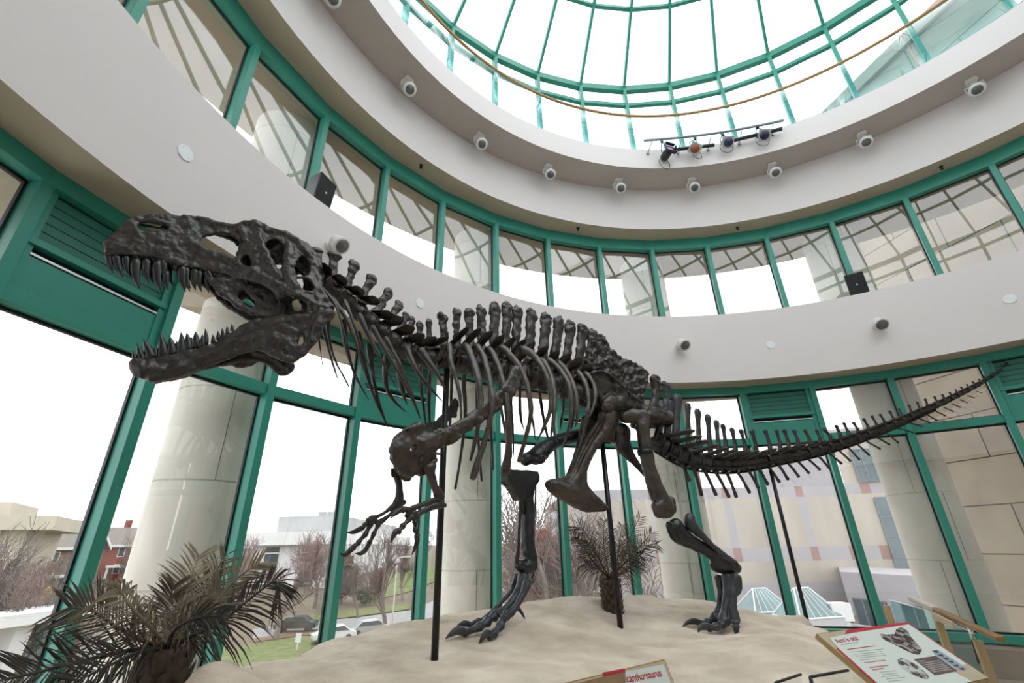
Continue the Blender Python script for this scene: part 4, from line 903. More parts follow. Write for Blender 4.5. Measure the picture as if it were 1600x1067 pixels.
# museum wing: long panelled facade, end block with windows, low roof with pyramids
wing=empty('museum_wing',(13,34,-7.5),'large cream stone building with pink square tiles across the courtyard','building')
zA=[-7.6,-3.9,-3.7,-2.95,-2.75,-2.1,-1.92,-.8,.45,1.3,4.5,5.2]
A0p,A1p=V(3.65,34,0),V(23.4,34,0); ss=[0]; per=2.6; s=.55
while s<19.75:
    ss+=[s,s+.55]; s+=per
ss=[q for q in ss if q<19.75]+[19.75]
def mfA(i,j):
    sq=(i%2==1)
    if j in (1,3,5): return 2
    if j==6: return 1
    if j in (8,10): return 2 if sq and (j==8 or i%4==1) else 1
    if j in (7,9) and sq: return 1 if j==9 and i%4==1 else 0
    return 0
b=MB(); wallgrid(b,A0p,A1p,ss,zA,mfA)
wallgrid(b,V(3.1,52,0),A0p,[0,6,12,18],zA,mfA)
b.f.append([len(b.v)+k for k in range(4)]); b.m.append(1); b.sm.append(False); b.v+=[V(3.65,34,5.2),V(23.4,34,5.2),V(23.4,52,5.2),V(3.1,52,5.2)]
b.build('main_facade',[CREAM,LILAC,PINK],parent=wing)
B0p,B1p=V(23.4,34,0),V(34.5,30.6,0); zB=[-7.6,-1.0,.45,1.3,4.6,5.3,7.9,9.2]; LB=(B1p-B0p).length
b=MB(); wallgrid(b,B0p,B1p,[0,.9,1.5,3.9,4.6,5.2,LB],zB,lambda i,j:2 if (j in(2,4) and i in(1,3)) else 1 if j in (2,4,6) else 0)
wallgrid(b,V(22.0,46,0),B0p,[0,12],zB,lambda i,j:1)
b.v+=[V(23.4,34,9.2),V(34.5,30.6,9.2),V(34,46,9.2),V(22,46,9.2)]; b.f.append([len(b.v)-4+k for k in range(4)]); b.m.append(1); b.sm.append(False)
b.build('end_block',[CREAM,LILAC,PINK],parent=wing)
dB=(B1p-B0p).normalized(); nB=Vector((dB.y,-dB.x,0))
def winB(s0,s1,z0,z1,cols,rows,p0=B0p,d=dB,n=nB,par=wing):
    c=p0+d*((s0+s1)/2)+n*.06; c.z=(z0+z1)/2; R=Matrix((d,n,Vector((0,0,1)))).transposed()
    b=MB(); b.box(c,(s1-s0,.12,z1-z0),mat=R); o=b.build('window',WGL,parent=par)
    b=MB()
    for i in range(cols+1): b.box(c+d*((s1-s0)*(i/cols-.5))+n*.07,(.07,.06,z1-z0),mat=R)
    for i in range(rows+1): b.box(c+Vector((0,0,(z1-z0)*(i/rows-.5)))+n*.07,(s1-s0,.06,.06),mat=R)
    b.build('window_bars',mat_grey,parent=o)
mat_grey=mat('grey_window_bar',(.16,.19,.20),.5)
winB(.95,3.3,5.4,7.6,4,1); winB(4.7,6.8,5.6,7.8,2,1); winB(1.5,3.8,-.7,4.3,3,4)
# low projecting volume with dark glazing, in front of the end block
C0,C1=at_d(1312,893,34),at_d(1450,905,30.5); zc=C0.z; C0.z=C1.z=0; CB=C0*1.22; dC=(C1-C0).normalized(); nC=Vector((dC.y,-dC.x,0)); LC=(C1-C0).length
b=MB(); zC=[-7.6,-5.2,-4.9,-3.4,-3.1,-2.3,-2.05,-1.6,zc]
wallgrid(b,C0,C1,[0,LC],zC,lambda i,j:2 if j in (1,3,5) else 1 if j>=6 else 0); wallgrid(b,CB,C0,[0,(CB-C0).length],zC,lambda i,j:2 if j in (1,3,5) else 1 if j>=6 else 0)
b.v+=[C0+V(0,0,zc),C1+V(0,0,zc),C1*1.22+V(0,0,zc),CB+V(0,0,zc)]; b.f.append([len(b.v)-4+k for k in range(4)]); b.m.append(1); b.sm.append(False)
b.build('low_volume',[CREAM,LILAC,PINK],parent=wing)
for s in (.5,3.3,6.1): winB(s,s+1.9,-6.8,-1.2,3,3,C0,dC,nC)
b=MB(); b.hexa([V(8,17.5,-7.6),V(19.5,15.5,-7.6),V(23,33.6,-7.6),V(8,33.6,-7.6)],[V(8,17.5,-4.3),V(19.5,15.5,-4.3),V(23,33.6,-4.3),V(8,33.6,-4.3)]); 
b.build('low_roof',PALEGREY,parent=wing)
b=MB(); q0=at_z(1225,960,-2.2); q1=at_z(1400,985,-2.2)
for z0,z1,t in ((-4.3,-2.2,.25),):
    e=(q1-q0).normalized(); n_=Vector((-e.y,e.x,0)); b.hexa([V(p.x,p.y,z0) for p in (q0,q1,q1+n_*t,q0+n_*t)],[V(p.x,p.y,z1) for p in (q0,q1,q1+n_*t,q0+n_*t)])
b.build('parapet',LILAC,parent=wing)
PGL=mat('skylight_glass',(.10,.17,.17),.1,var=.3,vs=1,spec=.9); PFR=mat('white_skylight_frame',(.6,.62,.62),.5)
def pyramid(px,py,d,w,h,lab,rz):
    c=at_d(px,py,d); o=empty('roof_skylight',c,lab,'skylight','glass skylights on the low roof',rz)
    R=Matrix.Rotation(rz,3,'Z'); k=[R@V(i*w,j*w*.7,0)+c for i,j in ((-1,-1),(1,-1),(1,1),(-1,1))]; t=[R@V(-.35*w,0,h)+c,R@V(.35*w,0,h)+c]
    b=MB(); b.add(k+t,[(0,1,5,4),(1,2,5),(2,3,4,5),(3,0,4),(0,3,2,1)]); b.build('skylight_glass',PGL,parent=o)
    b=MB()
    for u,v in ((k[0],k[1]),(k[1],k[2]),(k[2],k[3]),(k[3],k[0]),(k[0],t[0]),(k[3],t[0]),(k[1],t[1]),(k[2],t[1]),(t[0],t[1])): b.tube([u,v],.035,seg=6)
    for i in range(1,6):
        f=i/6; b.tube([k[0].lerp(k[1],f),t[0].lerp(t[1],f)],.016,seg=5); b.tube([k[3].lerp(k[2],f),t[0].lerp(t[1],f)],.016,seg=5)
    b.build('skylight_frame',PFR,parent=o)
    b=MB(); b.hexa([V(p.x,p.y,-4.3) for p in k],[V(p.x,p.y,c.z) for p in k]); b.build('curb',PALEGREY,parent=o)
pyramid(1262,962,23.5,1.0,.95,'pointed glass skylight on the low roof, just right of the tail pole',.25); pyramid(1193,953,26,1.0,.85,'pointed glass skylight on the low roof, left of the tail pole',.25)
b=MB(); c=at_d(1309,955,24); b.box(c,(.75,.6,.6)); b.box(c-V(0,0,1.3),(.5,.4,2.2)); o=b.build('roof_vent_box',TRIMW); tag(o,'white vent box on the low roof beside the pointed skylights','vent')
# big block wall close outside on the right
wdir=Vector((-.2675,.9636,0)); N0=V(7.18*1.3,7.66*1.3,0)
BLK=mat('tan_limestone_block',(.33,.27,.205),.85,var=.14,vs=1.6,bump=.3,bs=9)
bw=empty('block_wall',N0+V(0,0,-7.5),'tall tan limestone block wall outside, right of the last column','wall')
b=MB(); th=Vector((wdir.y,-wdir.x,0))
z=-7.2; row=0
zs=[3.12-.885*i for i in range(12)][::-1]+[3.12+.885*(i+1) for i in range(11)]
rr=random.Random(8)
for i in range(len(zs)-1):
    s=-.32; off=(.9 if i%2 else 0)
    first=True
    while s<4.2:
        w=1.85-(off if first else 0); first=False; e=min(s+w,4.2); g=.012
        p=[N0-wdir*(-s-g)*-1*-1 if 0 else N0+wdir*(-(s+g)),N0+wdir*(-(e-g))]
        q=[p[0],p[1],p[1]+th*.5,p[0]+th*.5]; dz=.0
        b.hexa([V(a.x,a.y,zs[i]+g) for a in q],[V(a.x,a.y,zs[i+1]-g) for a in q]); s=e
b.build('stone_blocks',BLK,parent=bw)
b=MB(); q=[N0+wdir*.31+th*.03,N0-wdir*4.19+th*.03,N0-wdir*4.19+th*.55,N0+wdir*.31+th*.55]; b.hexa([V(a.x,a.y,zs[0]) for a in q],[V(a.x,a.y,zs[-1]-.02) for a in q]); b.build('joint_backing',JOINT,parent=bw)
b=MB(); q=[N0+wdir*.4-th*.12,N0-wdir*4.3-th*.12,N0-wdir*4.3+th*.6,N0+wdir*.4+th*.6]; b.hexa([V(a.x,a.y,zs[-1]) for a in q],[V(a.x,a.y,zs[-1]+.35) for a in q]); b.build('coping',BLK,parent=bw)
# white office building
z0=-4.2; K0=at_d(532,829,92); zr=K0.z; K1=at_z(642,840,zr); KL=at_z(384,832.5,zr); dR=(K1-K0).normalized(); dL=(KL-K0).normalized()
wo=empty('office_building',V(K0.x,K0.y,-4),'long white modernist office building with vertical fins behind the bare trees','building')
KB=KL+(K1-K0)
b=MB(); ov=1.2; top=[K0,K1,KB,KL]; b.hexa([p-V(0,0,2.1) for p in top],[p for p in top]); b.build('roof_slab',WHITE,parent=wo)
ins=lambda p: p+(KB-p).normalized()*2.2
wl=[ins(K0),K1+(KL-K0).normalized()*1.6+ (K0-K1).normalized()*1.0,KB,KL+(K0-KL).normalized()*1+ (K1-K0).normalized()*1.6]
b=MB(); b.hexa([V(p.x,p.y,z0-2) for p in wl],[p-V(0,0,2.1) for p in wl]); b.build('wall',WHITE,parent=wo)
b=MB(); L=(wl[1]-wl[0]).length; dr=(wl[1]-wl[0]).normalized(); nr=Vector((dr.y,-dr.x,0)); n=22
for i in range(n+1):
    p=wl[0]+dr*(L*i/n)+nr*.45; b.box((p.x,p.y,(zr-2.1+z0)/2+1),(.9,.5,zr-2.1-z0-2),math.atan2(dr.y,dr.x))
b.build('fins',WHITE,parent=wo)
b=MB()
for i in range(n):
    p=wl[0]+dr*(L*(i+.5)/n)+nr*.06; 
    if i%3!=2: b.box((p.x,p.y,zr-9.8),(L/n*.55,.1,4.6),math.atan2(dr.y,dr.x))
b.build('window',WGL,parent=wo)
Lf=(wl[3]-wl[0]).length; dl=(wl[3]-wl[0]).normalized()
for f in (.06,.30,.38,.72,.80):
    p=wl[0]+dl*(Lf*f); b=MB(); b.box((p.x,p.y,zr-5.6),(1.2,.3,6.4),math.atan2(dl.y,dl.x)); w_=b.build('window',WGL,parent=wo)
    b=MB()
    for k in range(4): b.box((p.x,p.y,zr-3.4-1.6*k),(1.25,.4,.22),math.atan2(dl.y,dl.x))
    b.build('window_bars',WHITE,parent=w_)
c_=(K0*.46+KL*.42+KB*.12); 
P0=at_z(534,829,zr)+(KB-K0).normalized()*9; 
b=MB(); pl=at_z(416,831,zr)+(KB-K0).normalized()*9; pr=at_z(524,829,zr)+(KB-K0).normalized()*9; bk=(K1-K0)*.75; zt_=zr+3.0
b.hexa([pr,pr+bk,pl+bk,pl],[V(p.x,p.y,zt_) for p in (pr,pr+bk,pl+bk,pl)]); b.box(((pr.x*.72+pl.x*.28),(pr.y*.72+pl.y*.28)+2,zt_+.4),(3,2,.9)); b.build('penthouse',PALEGREY,parent=wo)
b=MB(); q=at_d(545,893,88); 
b.hexa([V(wl[0].x-2,wl[0].y-2,-6.5),V(wl[1].x,wl[1].y-2,-5),wl[1]*1+V(0,0,-zr-5),wl[0]*1+V(0,0,-zr-6)],[V(wl[0].x-2,wl[0].y-2,z0-.6),V(wl[1].x,wl[1].y-2,z0-.6),V(wl[1].x,wl[1].y,z0-.6),V(wl[0].x,wl[0].y,z0-.6)]); b.build('base_wall',SANDST,parent=wo)
# beige office at the far left
F0=at_d(52,807,70); zf=F0.z; FL_=at_z(-120,790,zf) if 0 else V(F0.x-26,F0.y-14,zf); dF=(FL_-F0).normalized()
lo_=empty('office_building',V(F0.x,F0.y,-6),'beige office building with a projecting flat roof at the far left edge','building')
bk=Vector((-.5,.87,0))*12; e1=F0+(F0-FL_).normalized()*2.2; e0=FL_
b=MB(); q=[e0-bk*.12,e1-bk*.12,e1+bk,e0+bk]; b.hexa([p-V(0,0,1.3) for p in q],q); b.build('roof_slab',SANDST,parent=lo_)
b=MB(); q=[FL_,F0,F0+bk,FL_+bk]; q0=[p-V(0,0,1.3) for p in q]; b.hexa([V(p.x,p.y,-6.5) for p in q],q0); b.build('wall',SANDST,parent=lo_)
b=MB(); q=[FL_+bk*.3,F0+dF*3+bk*.3,F0+dF*3+bk,FL_+bk]; b.hexa(q,[p+V(0,0,1.6) for p in q]); b.build('penthouse',SANDST,parent=lo_)
b=MB()
for i in range(9):
    p=F0+dF*(2+3*i); b.box((p.x,p.y-.1,zf-5),(.35,.5,7.4),math.atan2(dF.y,dF.x))
for k in (4.6,8.7): p=(F0+FL_)/2; b.box((p.x,p.y-.05,zf-k),((FL_-F0).length,.4,.35),math.atan2(dF.y,dF.x))
b.build('wall_ribs',TRIMW,parent=lo_)
def house(px,py,d,w,dp,hw,hr,rz,wallm,lab,gable=True):
    c=at_d(px,py,d); c.z=zt(d); o=empty('house',c,lab,'house',None,rz); R=Matrix.Rotation(rz,3,'Z'); T=lambda x,y,z: R@V(x,y,z)+c
    b=MB(); b.hexa([T(-w,-dp,-1),T(w,-dp,-1),T(w,dp,-1),T(-w,dp,-1)],[T(-w,-dp,hw),T(w,-dp,hw),T(w,dp,hw),T(-w,dp,hw)]); 
    b.add([T(w,-dp,hw),T(w,dp,hw),T(w,0,hw+hr),T(-w,-dp,hw),T(-w,dp,hw),T(-w,0,hw+hr)],[(0,1,2),(3,5,4)]); b.build('wall',wallm,parent=o)
    b=MB(); e=.6
    for s in (-1,1): b.hexa([T(-w-e,s*(dp+e),hw-.35),T(w+e,s*(dp+e),hw-.35),T(w+e,0,hw+hr),T(-w-e,0,hw+hr)],[T(-w-e,s*(dp+e),hw-.1),T(w+e,s*(dp+e),hw-.1),T(w+e,0,hw+hr+.3),T(-w-e,0,hw+hr+.3)])
    b.build('roof',ROOFM,parent=o)
    b=MB()
    for s in (-1,1):
        for x in (w+e+.03,-w-e-.03): b.hexa([T(x,s*(dp+e),hw-.6),T(x+.12,s*(dp+e),hw-.6),T(x+.12,0,hw+hr-.25),T(x,0,hw+hr-.25)],[T(x,s*(dp+e),hw-.05),T(x+.12,s*(dp+e),hw-.05),T(x+.12,0,hw+hr+.35),T(x,0,hw+hr+.35)])
    b.box(T(0,-dp-e,hw-.3),(2*w+1.2,.2,.4),rz); b.build('eaves_trim',TRIMW,parent=o)
    for x in (-.6,-.1,.5):
        for z in (.35,.78):
            b=MB(); b.box(T(w*x,-dp-.03,hw*z),(1.0,.12,1.5),rz); f=b.build('window',TRIMW,parent=o); b=MB(); b.box(T(w*x,-dp-.1,hw*z),(.75,.06,1.25),rz); b.build('pane',WGL,parent=f)
    for y in (-.5,.5):
        for z in (.35,.78):
            b=MB(); b.box(T(w+.03,dp*y,hw*z),(.12,1.0,1.5),rz); f=b.build('window',TRIMW,parent=o); b=MB(); b.box(T(w+.1,dp*y,hw*z),(.06,.75,1.25),rz); b.build('pane',WGL,parent=f)
    b=MB(); b.box(T(w*.35,dp*.3,hw+hr+.4),(1,1,2.4),rz); b.build('chimney',BRICK,parent=o)
    b=MB(); b.box(T(w*.6,-dp-1.4,2.6),(3.6,2.4,.35),rz)
    for x in (-1.5,1.5): b.box(T(w*.6+x,-dp-2.3,.8),(.3,.3,3.4),rz)
    b.build('porch',TRIMW,parent=o)
    return o
house(158,890,118,5.2,3.6,6.2,2.6,.55,BRICK,'red brick house with a white trimmed gable roof between mullion and column')
house(62,900,104,5.5,4,6.5,2.2,.35,BROWNB,'brown house half hidden by bare branches at the left, below the beige office')
# white covered walkway
b=MB(); w0,w1=at_d(-40,968,36),at_d(222,938,44)
wk=empty('covered_walkway',V(w0.x,w0.y,-7.3),'low white covered walkway roof crossing the lower left window','walkway')
e=(w1-w0).normalized(); n_=Vector((-e.y,e.x,0)); b.hexa([w0-V(0,0,.55),w1-V(0,0,.55),w1+n_*4-V(0,0,.55),w0+n_*4-V(0,0,.55)],[w0,w1,w1+n_*4,w0+n_*4]); b.build('roof_slab',WHITE,parent=wk)
for f in (.12,.33,.6,.9):
    p=w0.lerp(w1,f)+n_*1.5; b=MB(); b.hexa([V(p.x-.35,p.y-.35,-7.4),V(p.x+.35,p.y-.35,-7.4),V(p.x+.35,p.y+.35,-7.4),V(p.x-.35,p.y+.35,-7.4)],[p-V(.8,.5,.5),p-V(-.8,.5,.5),p-V(-.8,-.5,.5),p-V(.8,-.5,.5)]); b.build('pillar',WHITE,parent=wk)
# cars
CARK=mat('black_car_paint',(.015,.015,.018),.25,spec=.8); CARS=mat('silver_car_paint',(.42,.44,.46),.3,metal=.4); CARW=mat('white_car_paint',(.6,.6,.6),.3); TYRE=mat('tyre_rubber',(.01,.01,.01),.8)
def car(px,py,rz,m,lab,s=1.,grp=None):
    c=gpt(px,py,.12); o=empty('car',c,lab,'car',grp,rz); R=Matrix.Rotation(rz,3,'Z'); T=lambda x,y,z:R@V(x*s,y*s,z*s)+c
    prof=[(-2.2,.35),(-2.25,.8),(-1.6,.95),(-1.0,1.45),(.9,1.5),(1.6,1.0),(2.2,.85),(2.25,.35)]
    b=MB(); b.hexa([T(x,-.88,z) for x,z in prof],[T(x,.88,z) for x,z in prof]); b.build('body',m,parent=o,bev=.06)
    b=MB(); g=[(-1.4,.98),(-.95,1.38),(.85,1.43),(1.4,1.02)]; b.hexa([T(x,-.9,z) for x,z in g],[T(x,.9,z) for x,z in g]); b.build('window',WGL,parent=o)
    for x in (-1.35,1.4):
        for y in (-.85,.85):
            b=MB(); b.tube([T(x,y-.1,.33),T(x,y+.1,.33)],.33*s,seg=14,rnd=False); b.build('wheel',TYRE,parent=o)
car(461,988,.18,CARK,'black car driving on the street beyond the lawn'); car(575,994,.5,CARS,'silver car parked low behind the branches, right of the middle mullion',.95); car(520,1004,.5,CARW,'white car parked beside the silver one, hard against the mullion',.95); car(196,893,.4,CARW,'small white car near the brick house, beside the big column',1.0); car(52,916,.3,CARS,'pale car parked in front of the brown house at the left',1.0)
b=MB(); c=gpt(463,1018,0); b.box(c+V(0,0,1.1),(.62,.05,.75),-.35); b.tube([c,c+V(0,0,.8)],.04,seg=6); o=b.build('lawn_sign',TRIMW); tag(o,'small white sign board standing on the near lawn','sign')
b=MB(); c=gpt(612,985,0); b.tube([c,c+V(0,0,7.5)],.09,seg=8); b.tube([c+V(0,0,7.4),c+V(.9,0,7.55)],.05,seg=6); b.box(c+V(1.2,0,7.55),(.8,.3,.16)); o=b.build('lamp_post',TRIMW); tag(o,'thin pale street lamp post beside the bare tree, right of the hands','lamp post')
# trees
TWIG=mat('bare_twigs',(.17,.125,.11),.9,var=.25,vs=6); TRUNK=mat('grey_tree_bark',(.17,.14,.12),.9,var=.3,vs=6)
def tree_mesh(seed,h,spread,levels,fine,trunk=.25):
    r=random.Random(seed); T=MB(); C=MB()
    def br(p,d,L,rad,lv):
        n=4; q=[p]; dd=d.copy()
        for i in range(n):
            dd=(dd+Vector((r.gauss(0,.13),r.gauss(0,.13),r.gauss(.05,.08)))).normalized(); q.append(q[-1]+dd*L/n)
        rad2=rad*.55
        rad=max(rad,.020); rad2=max(rad2,.014)
        (T if lv<2 else C).tube(q,[lerp(rad,rad2,i/n) for i in range(n+1)],seg=6 if lv<2 else 3,rnd=False,cap=False)
        if lv>=levels: return
        k={0:7,1:6,2:fine,3:fine,4:fine}.get(lv,3)
        for i in range(k):
            t=(.35+.65*(i+r.random())/k) if lv else (.3+.7*(i+.7*r.random())/k)
            f=min(t,.999)*n; j=int(f); s=q[j].lerp(q[j+1],f-j)
            a=r.uniform(0,2*PI); sp=spread*r.uniform(.75,1.25)
            o=dd.orthogonal().normalized(); o=(Matrix.Rotation(a,3,dd)@o); nd=(dd*math.cos(sp)+o*math.sin(sp)+Vector((0,0,.18))).normalized()
            br(s,nd,L*r.uniform(.5,.72)*(1 if lv else .95),rad2*r.uniform(.55,.8),lv+1)
    br(Vector((0,0,0)),Vector((0,0,1)),h*.45,h*.024,0)
    return T,C
def tree_proto(seed,h,spread,levels,fine,label,tw=None):
    o=empty('bare_tree',(0,0,0),label,'tree'); T,C=tree_mesh(seed,h,spread,levels,fine)
    T.build('trunk',TRUNK,parent=o,normals=False); C.build('twigs',tw or TWIG,parent=o,normals=False); return o
TWIGP=mat('pinkish_twigs',(.27,.19,.175),.9,var=.2,vs=6)
PR=[tree_proto(3,12.5,.72,4,6,'x',TWIGP),tree_proto(5,12,.58,4,5,'x'),tree_proto(8,11.5,.78,4,5,'x')]
used=[False]*3
def plant(k,loc,s,lab,grp=None,rz=0,sz=None):
    o=PR[k] if not used[k] else copy_tree(PR[k]); used[k]=True
    o.location=loc; o.scale=(s,s,(sz or 1)*s); o.rotation_euler=(0,0,rz); o['label']=lab
    if grp: o['group']=grp
    elif 'group' in o: del o['group']
    return o
def at_g(px,d): p=at_d(px,900,d); p.z=zt(d); return p
plant(0,gpt(430,1000),1.06,'full pinkish bare tree on the near lawn, left of the white building front')
plant(0,at_g(388,74),.98,'pinkish bare tree right behind the lawn tree, beside the big column',rz=2)
plant(0,at_g(498,78),.9,'pinkish bare tree in front of the finned wing, cut by the mullion',rz=4)
plant(1,gpt(600,992),.98,'dark bare tree under the fossil hands, right half of its window',rz=1)
plant(2,at_g(566,70),.75,'small bare tree left of the one under the fossil hands',rz=3)
plant(1,at_g(632,80),.8,'bare tree at the right end of the finned wing',rz=5)
plant(2,at_d(856,1000,23)*1,1.18,'spindly bare tree with berries right of the far shin bone',rz=.4).location.z=-7.2
plant(1,at_d(798,1000,33)*1,1.15,'thin bare tree left of the far shin bone, beside the column',rz=2.4).location.z=-7.2
plant(2,at_d(905,1000,28.5),1.1,'thin bare tree left of the small palm',rz=3.4).location.z=-7.2
plant(2,at_d(1012,1000,28),.82,'low bare tree right of the small palm',rz=5.4).location.z=-7.2
plant(1,at_g(20,42),.95,'bare tree at the far left edge in front of the beige office',rz=.6)
plant(2,at_g(75,40),.85,'bare tree left of the large green mullion',rz=1.9)
plant(0,at_g(165,46),.72,'bushy bare tree right of the large mullion, below the brick house',rz=1.2)
plant(0,at_g(222,50),.7,'bushy bare tree hard left of the big column',rz=3.3)
plant(1,at_g(215,132),1.05,'tall bare tree beside the brick house, against the sky',rz=3.0)
plant(1,at_g(82,112),.95,'bare tree above the brown house roof',rz=4.1)
plant(2,at_g(125,60),.72,'low bare tree behind the large mullion',rz=4.6)
plant(0,at_g(690,96),.85,'bare tree seen just left of the middle column',rz=4.9)
plant(2,at_g(45,58),.8,'bare tree in front of the brown house, over the white walkway',rz=2.2)
plant(0,at_g(105,72),.8,'bushy bare tree left of the big mullion, below the brown house',rz=2.9)
plant(1,at_g(190,84),.8,'upright bare tree right of the big mullion, in front of the brick house corner',rz=3.9)
plant(2,at_g(240,90),.9,'wide bare tree touching the left side of the big column',rz=.2)
plant(0,at_g(-30,46),.8,'bare tree cut by the left picture edge, behind the walkway',rz=5.9)
plant(0,at_g(655,110),.9,'bare tree at the far end of the street, right of the white office',rz=.9)
rt=random.Random(12)
for i in range(26):
    x=-30+i*38+rt.uniform(-10,10)
    if 375<x<650: continue
    plant(i%3,at_g(x,rt.uniform(150,190)),rt.uniform(.75,1.05),'distant bare tree in the brown woods along the horizon','distant bare trees',rz=rt.uniform(0,6))
SHR=[mat('evergreen_shrub_leaf',(.035,.055,.022),.8,var=.5,vs=3),mat('orange_autumn_leaf',(.42,.15,.03),.8,var=.4,vs=3),mat('yellow_autumn_leaf',(.38,.24,.05),.8,var=.4,vs=3),mat('brown_oak_leaf',(.14,.10,.06),.85,var=.4,vs=3),mat('red_autumn_leaf',(.30,.09,.05),.8,var=.4,vs=3)]
def shrub(px,py,d,w,h,mi,lab,cat_='shrub',n=900):
    c=at_d(px,py,d); c.z=zt(d) if py is None or d>30 else c.z; r=random.Random(int(px)); o=empty('leafy_shrub',c,lab,cat_)
    b=MB()
    for i in range(n):
        while True:
            u=Vector((r.uniform(-1,1),r.uniform(-1,1),r.uniform(-1,1)))
            if u.length<1: break
        u=u.normalized()*u.length**.4; k=.75+.35*noise.noise(u*2.2+Vector((px,0,0)))
        p=c+Vector((u.x*w*k,u.y*w*k,h*.5+u.z*h*.5*k)); s=.07*max(w,h)*r.uniform(.6,1.2); a=Vector((r.gauss(0,1),r.gauss(0,1),r.gauss(0,1))).normalized(); t=a.orthogonal().normalized()*s; bb=a.cross(t)*.6
        b.add([p-t,p+bb,p+t,p-bb+a*s*.3],[(0,1,2),(0,2,3)])
    b.build('foliage',SHR[mi],parent=o,normals=False)
    b=MB(); b.tube([c-V(0,0,.3),c+V(0,0,h*.5)],.05*w+.03,seg=6); b.build('stem',TRUNK,parent=o); return o
shrub(538,900,80,2.6,6.8,3,'tall brown leafed tree against the white wall, right of the mullion','tree',1500)
shrub(571,940,78,2.2,2.6,0,'dark evergreen shrub below the white wall')
shrub(594,925,82,1.0,4.2,1,'orange autumn tree by the end of the white building','tree'); shrub(583,920,83,.7,3.6,2,'narrow yellow tree beside the orange one','tree')
shrub(838,960,32,1.0,8.6,0,'dark green pine left of the near green mullion, behind the shin bone','tree',1400); shrub(848,965,29,1.3,5.0,4,'reddish leafed bush below the pine, behind the shin bone')
shrub(88,880,70,1.3,5.2,2,'yellow autumn tree against the large left mullion','tree'); shrub(150,915,64,1.6,4.4,2,'yellow willowy tree in front of the brick house','tree'); shrub(152,925,60,1.5,1.6,4,'red autumn bush below the brick house'); shrub(168,890,100,2.4,2.4,0,'dark evergreen bush by the brick house porch')
shrub(60,935,50,2.2,2.2,3,'brown bush above the white walkway'); shrub(120,950,48,2.4,2.6,3,'brown bush behind the large mullion')
shrub(620,1000,60,1.2,1.0,0,'low evergreen bush beside the parked cars')
# ------------------------------------------------------------------ fittings
WPL=mat('white_metal',(.78,.77,.74),.4); LENS=mat('dark_lens',(.13,.125,.12),.2); BLKM=mat('black_metal',(.014,.014,.016),.4); GREYM=mat('grey_pipe',(.33,.345,.36),.4,metal=.5)
def local(o,b,name,m,parent=None,**k):
    ob=b.build(name,m,**k); ob.parent=parent or o; return ob
# white spotlights under the balcony: x points out from the room centre, z up, origin on the ceiling
sp=empty('spotlight',(0,0,0),'x','spotlight','white spotlights under the balcony')
b=MB(); b.box((0,0,-.012),(.16,.13,.024)); b.box((-.03,.0,-.032),(.06,.16,.03)); local(sp,b,'ceiling_plate',WPL,bev=.004)
b=MB(); b.tube([V(0,0,-.02),V(0,0,-.13)],.016,seg=8,rnd=False)
for s in (-1,1): b.box((-.01,s*.112,-.17),(.03,.008,.12))
b.box((-.01,0,-.118),(.03,.23,.01)); local(sp,b,'yoke',WPL)
dv=V(-.62,0,-.78).normalized(); c0_=V(.03,0,-.14)
b=MB(); b.tube([c0_+dv*t for t in (0,.02,.16,.17,.19)],[.06,.082,.088,.108,.108],seg=18,rnd=False); can=local(sp,b,'lamp_can',WPL)
b=MB(); b.tube([c0_+dv*.18,c0_+dv*.194],.072,seg=18,rnd=False); local(sp,b,'lens',LENS,parent=can)
SPL=[('at the upper left, first under the balcony edge',143.6),('second from the left under the balcony',128.4),('third from the left under the balcony',113.5),('under the balcony, left of the stage light bar, fourth from the left',98.4),('under the balcony just below the stage lights, fifth from the left',83.4),('under the balcony right of the stage lights, sixth from the left',68.4),('under the balcony, second from the right edge',53.8),('under the balcony at the upper right, nearest the right edge',39.0),('partly cut off at the top edge, leftmost under the balcony',158.6)]
for i,(t,az_) in enumerate(SPL):
    o=sp if i==0 else copy_tree(sp); o.location=pol(ru(8.95),az_,Z_S1); o.rotation_euler=(0,0,math.radians(az_)); o['label']='small white spotlight '+t
# white spotlights fixed to the lower band, origin on the wall
sw=empty('wall_spotlight',(0,0,0),'x','spotlight','white spotlights on the curved band')
b=MB(); b.tube([V(.0,0,0),V(-.05,0,0)],[.065,.06],seg=16,rnd=False); local(sw,b,'wall_plate',WPL)
b=MB(); b.tube([V(-.03,0,0),V(-.13,0,.0)],.045,seg=12,rnd=False); local(sw,b,'neck',WPL)
dv=V(-.62,-.15,-.55).normalized(); c0_=V(-.11,0,.03)
b=MB(); b.tube([c0_-dv*.05,c0_+dv*.0,c0_+dv*.10,c0_+dv*.11,c0_+dv*.14],[.05,.085,.092,.105,.105],seg=20,rnd=False); can=local(sw,b,'lamp_can',WPL)
b=MB(); b.tube([c0_+dv*.13,c0_+dv*.145],.083,seg=20,rnd=False); local(sw,b,'lens',LENS,parent=can)
for i,(q,t) in enumerate((((514,385),'behind the first neck spines of the skeleton'),((1061,542),'right of the hip, halfway along the band'),((1370,510),'above the tail, below the right loudspeaker'))):
    p=cyl(*q,RB); o=sw if i==0 else copy_tree(sw); o.location=p; o.rotation_euler=(0,0,math.radians(azof(p))); o['label']='round white spotlight on the curved grey band '+t
dk=MB(); DISC=mat('white_cover_plate',(.80,.82,.82),.35)
dk.tube([V(.002,0,0),V(-.012,0,0)],[.078,.074],seg=8,rnd=False,smooth=False); dk.ball((-.012,.035,.03),.006,6,4); dk.ball((-.012,-.035,-.03),.006,6,4)
dsk=dk.build('cover_plate',DISC); tag(dsk,'x','cover plate','white plates on the curved band')
